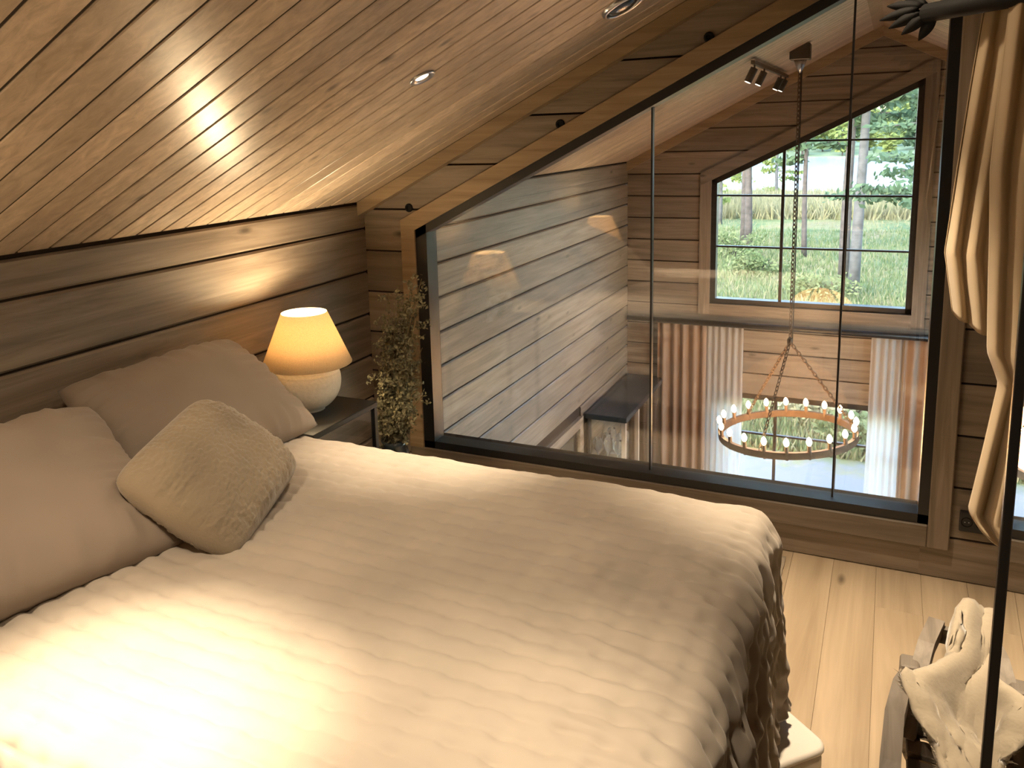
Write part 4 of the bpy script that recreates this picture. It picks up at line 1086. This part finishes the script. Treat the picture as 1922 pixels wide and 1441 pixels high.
def leaf_cloud(bm, rnd, c, rad, n, s, squash=0.6):
    for k in range(n):
        d = Vector((rnd.gauss(0, 1), rnd.gauss(0, 1), rnd.gauss(0, 1) * squash)); d = d.normalized() * (rnd.random() ** 0.5) * rad; d.z *= squash
        p = c + d; u = Vector((rnd.gauss(0, 1), rnd.gauss(0, 1), rnd.gauss(0, 1))).normalized(); w = u.orthogonal().normalized(); q = s * rnd.uniform(.6, 1.3)
        bm.faces.new([bm.verts.new(p - u * q), bm.verts.new(p + w * q * 0.5), bm.verts.new(p + u * q), bm.verts.new(p - w * q * 0.5)])
def tree(name, label, x, y, h, r, crown0, leafm, barkm, seed, group, spread_=1.6, leaf=0.13, dens=1.0, lean=0.0):
    rnd = random.Random(seed); z0 = ground_z(x, y) - 0.1
    t = thing(name, label, 'tree', (x, y, z0), group)
    pts = [(x + lean * f * h + 0.06 * math.sin(f * 5 + seed), y, z0 + h * f) for f in [i / 8 for i in range(9)]]
    bm = B(); tube(bm, pts, [r * (1 - 0.75 * i / 8) for i in range(9)], 10); obj('trunk', bm, barkm, t, True)
    bm = B(); bl = B()
    for k in range(int(22 * dens)):
        f = crown0 + (1 - crown0) * rnd.random(); a = rnd.uniform(0, 2 * PI); L = spread_ * (1.15 - f * 0.7) * rnd.uniform(.6, 1.1)
        b0 = Vector((x + lean * f * h, y, z0 + h * f)); b1 = b0 + Vector((L * math.cos(a), L * math.sin(a), rnd.uniform(-.25, .2) * L))
        tube(bm, [b0, b0.lerp(b1, .5) + Vector((0, 0, .08)), b1], [r * .22, r * .14, r * .05], 5, False)
        for q in range(4): leaf_cloud(bl, rnd, b0.lerp(b1, 0.35 + 0.22 * q), 0.42, int(26 * dens), leaf, 0.5)
    obj('branches', bm, barkm, t); o = obj('foliage', bl, leafm, t); o['kind'] = 'stuff'
def at(px_ratio, y): return px_ratio * y
tree('pine_tree', 'slim dark pine behind the left panes of the far window', at(-0.1515, 36), 36, 12, 0.15, 0.30, 'pine', 'bark', 1, 'trees outside', 1.5)
tree('pine_tree', 'second slim pine just right of the leftmost trunk', at(-0.1460, 33), 33, 12, 0.15, 0.34, 'pine', 'bark', 2, 'trees outside', 1.4)
tree('pine_tree', 'thin young trunk seen through the middle panes', at(-0.0838, 32), 32, 9, 0.10, 0.40, 'pine', 'bark', 3, 'trees outside', 1.3)
tree('pine_tree', 'mossy trunk standing left of the pale trunk', at(-0.0400, 28), 28, 11, 0.17, 0.36, 'pine', 'bark', 4, 'trees outside', 1.9, dens=1.1)
tree('birch_tree', 'pale grey trunk in the right panes of the far window', at(-0.0290, 25), 25, 11, 0.16, 0.42, 'pine', 'bark_pale', 5, 'trees outside', 1.9)
tree('pine_tree', 'pine with hanging boughs at the right edge of the far window', at(0.045, 21), 21, 9, 0.16, 0.30, 'pine', 'bark', 6, 'trees outside', 2.4, leaf=0.10, dens=1.2)
tree('birch_tree', 'leafy young birch at the left edge of the far window', at(-0.178, 44), 44, 8, 0.10, 0.15, 'birch', 'bark_pale', 7, 'trees outside', 1.8)
for i, (rr, yy, lb) in enumerate(((-0.21, 50, 'broad birch far left by the lake shore'), (0.075, 46, 'broad birch far right by the lake shore'), (-0.115, 58, 'small birch on the lake shore between the trunks'))):
    tree('birch_tree', lb, rr * yy, yy, 7.5, 0.12, 0.12, 'birch', 'bark_pale', 20 + i, 'trees outside', 1.9)

def bush(label, x, y, r, h, mat, seed, leaf=0.07, n=900):
    rnd = random.Random(seed); z = ground_z(x, y); t = thing('shrub', label, 'shrub', (x, y, z), 'shrubs outside')
    bl = B()
    for k in range(9): leaf_cloud(bl, rnd, Vector((x + rnd.uniform(-r, r) * .7, y + rnd.uniform(-r, r) * .5, z + rnd.uniform(.25, .8) * h)), r * .5, n // 9, leaf, 0.8)
    o = obj('foliage', bl, mat, t); o['kind'] = 'stuff'
    bm = B()
    for k in range(6): tube(bm, [(x, y, z - .05), (x + rnd.uniform(-r, r) * .6, y + rnd.uniform(-r, r) * .4, z + h * .7)], 0.012, 5); 
    obj('stems', bm, 'bark', t)
bush('dark green shrub behind the left trunks', at(-0.158, 31), 31, 1.0, 1.0, 'bush', 1)
bush('low green shrub right of the left trunks', at(-0.135, 28), 28, 0.9, 0.6, 'bush', 2)
bush('green shrub left of the pale trunk', at(-0.058, 24), 24, 0.9, 0.7, 'bush', 3)
bush('small leafy shrub at the foot of the right window pane', at(-0.022, 18), 18, 0.45, 0.45, 'bush', 4, 0.05)
bush('blue-green shrub outside the lower window by the sheer curtain', at(-0.028, 12.2), 12.2, 0.55, 0.45, 'bush', 5, 0.05)
bush('yellow-green tuft outside the lower window', at(-0.060, 13.4), 13.4, 0.8, 0.35, 'reed', 6, 0.06)
bush('reddish bush outside the lower window behind the tuft', at(-0.03, 13.6), 13.6, 0.5, 0.3, 'reed', 7, 0.05)
def blades(name, label, n, yr, hr, mat, rr=(-0.24, 0.09), w=0.02, seed=1, power=1.0):
    rnd = random.Random(seed); bm = B()
    for k in range(n):
        y = yr[0] + (yr[1] - yr[0]) * rnd.random() ** power; x = rnd.uniform(*rr) * y; z = ground_z(x, y); h = rnd.uniform(*hr)
        a = rnd.uniform(0, PI); d = Vector((math.cos(a), math.sin(a), 0)) * w * rnd.uniform(.6, 1.4); tip = Vector((rnd.gauss(0, .3), rnd.gauss(0, .3), 1)) * h
        p = Vector((x, y, z - 0.02)); bm.faces.new([bm.verts.new(p - d), bm.verts.new(p + d), bm.verts.new(p + tip)])
    o = obj(name, bm, mat); tag(o, label, 'grass', None, 'stuff')
blades('grass', 'rough meadow grass outside the windows', 26000, (11.8, 42), (0.08, 0.28), 'bush', w=0.022, power=1.4)
blades('dry_grass', 'straw coloured grass between the green', 14000, (11.8, 48), (0.08, 0.26), 'reed', w=0.022, seed=2, power=1.3)
blades('reeds', 'tall reed belt along the lake shore', 9000, (46, 62), (0.5, 1.3), 'reed', w=0.06, seed=3)

# far-shore trees: one spruce and one birch shape, copied
def far_tree(h, leafm, seed, conical):
    rnd = random.Random(seed); bm = B()
    for k in range(420):
        f = rnd.random(); R0 = (h * 0.17 * (1 - f) + 0.15) if conical else h * 0.26 * math.sin(PI * min(1, .12 + f * .85))
        a = rnd.uniform(0, 2 * PI); r = R0 * rnd.random() ** .5; p = Vector((r * math.cos(a), r * math.sin(a), h * (0.08 + 0.92 * f)))
        u = Vector((rnd.gauss(0, 1), rnd.gauss(0, 1), rnd.gauss(0, .6))).normalized(); w = u.orthogonal().normalized(); q = rnd.uniform(.35, .8)
        bm.faces.new([bm.verts.new(p - u * q), bm.verts.new(p + w * q * .6), bm.verts.new(p + u * q), bm.verts.new(p - w * q * .6)])
    fm = mesh_of(bm, 'far_foliage'); fm.materials.append(M[leafm])
    bm = B(); tube(bm, [(0, 0, -1), (0, 0, h * .9)], [h * .016, h * .004], 6); tm = mesh_of(bm, 'far_trunk'); tm.materials.append(M['bark'])
    return fm, tm
protos = [far_tree(11, 'pine', 1, True), far_tree(9, 'birch', 2, False), far_tree(13, 'pine', 3, True)]
names = [('spruce_tree', 'dark spruce on the far lake shore'), ('birch_tree', 'yellow-green birch on the far lake shore'), ('spruce_tree', 'tall dark spruce rising from the far lake shore')]
rnd = random.Random(11)
spots = [(xx + (3.4 if r % 2 else 0) + rnd.uniform(-.6, .6), 154.0 + 8 * r + rnd.uniform(-1, 1)) for r in range(5) for xx in [-42 + 7 * q for q in range(9)]]
for x, y in spots:
    i = rnd.choice((0, 0, 1, 1, 2)); fm, tm = protos[i]
    z = -4.0 + 0.06 * (y - 150)
    t = thing(names[i][0], names[i][1], 'tree', (x, y, z), 'trees on the far lake shore')
    t.scale = (1, 1, rnd.uniform(.8, 1.25)); t.rotation_euler.z = rnd.uniform(0, 6)
    f = link('foliage', fm, None, t); f['kind'] = 'stuff'; link('trunk', tm, None, t)
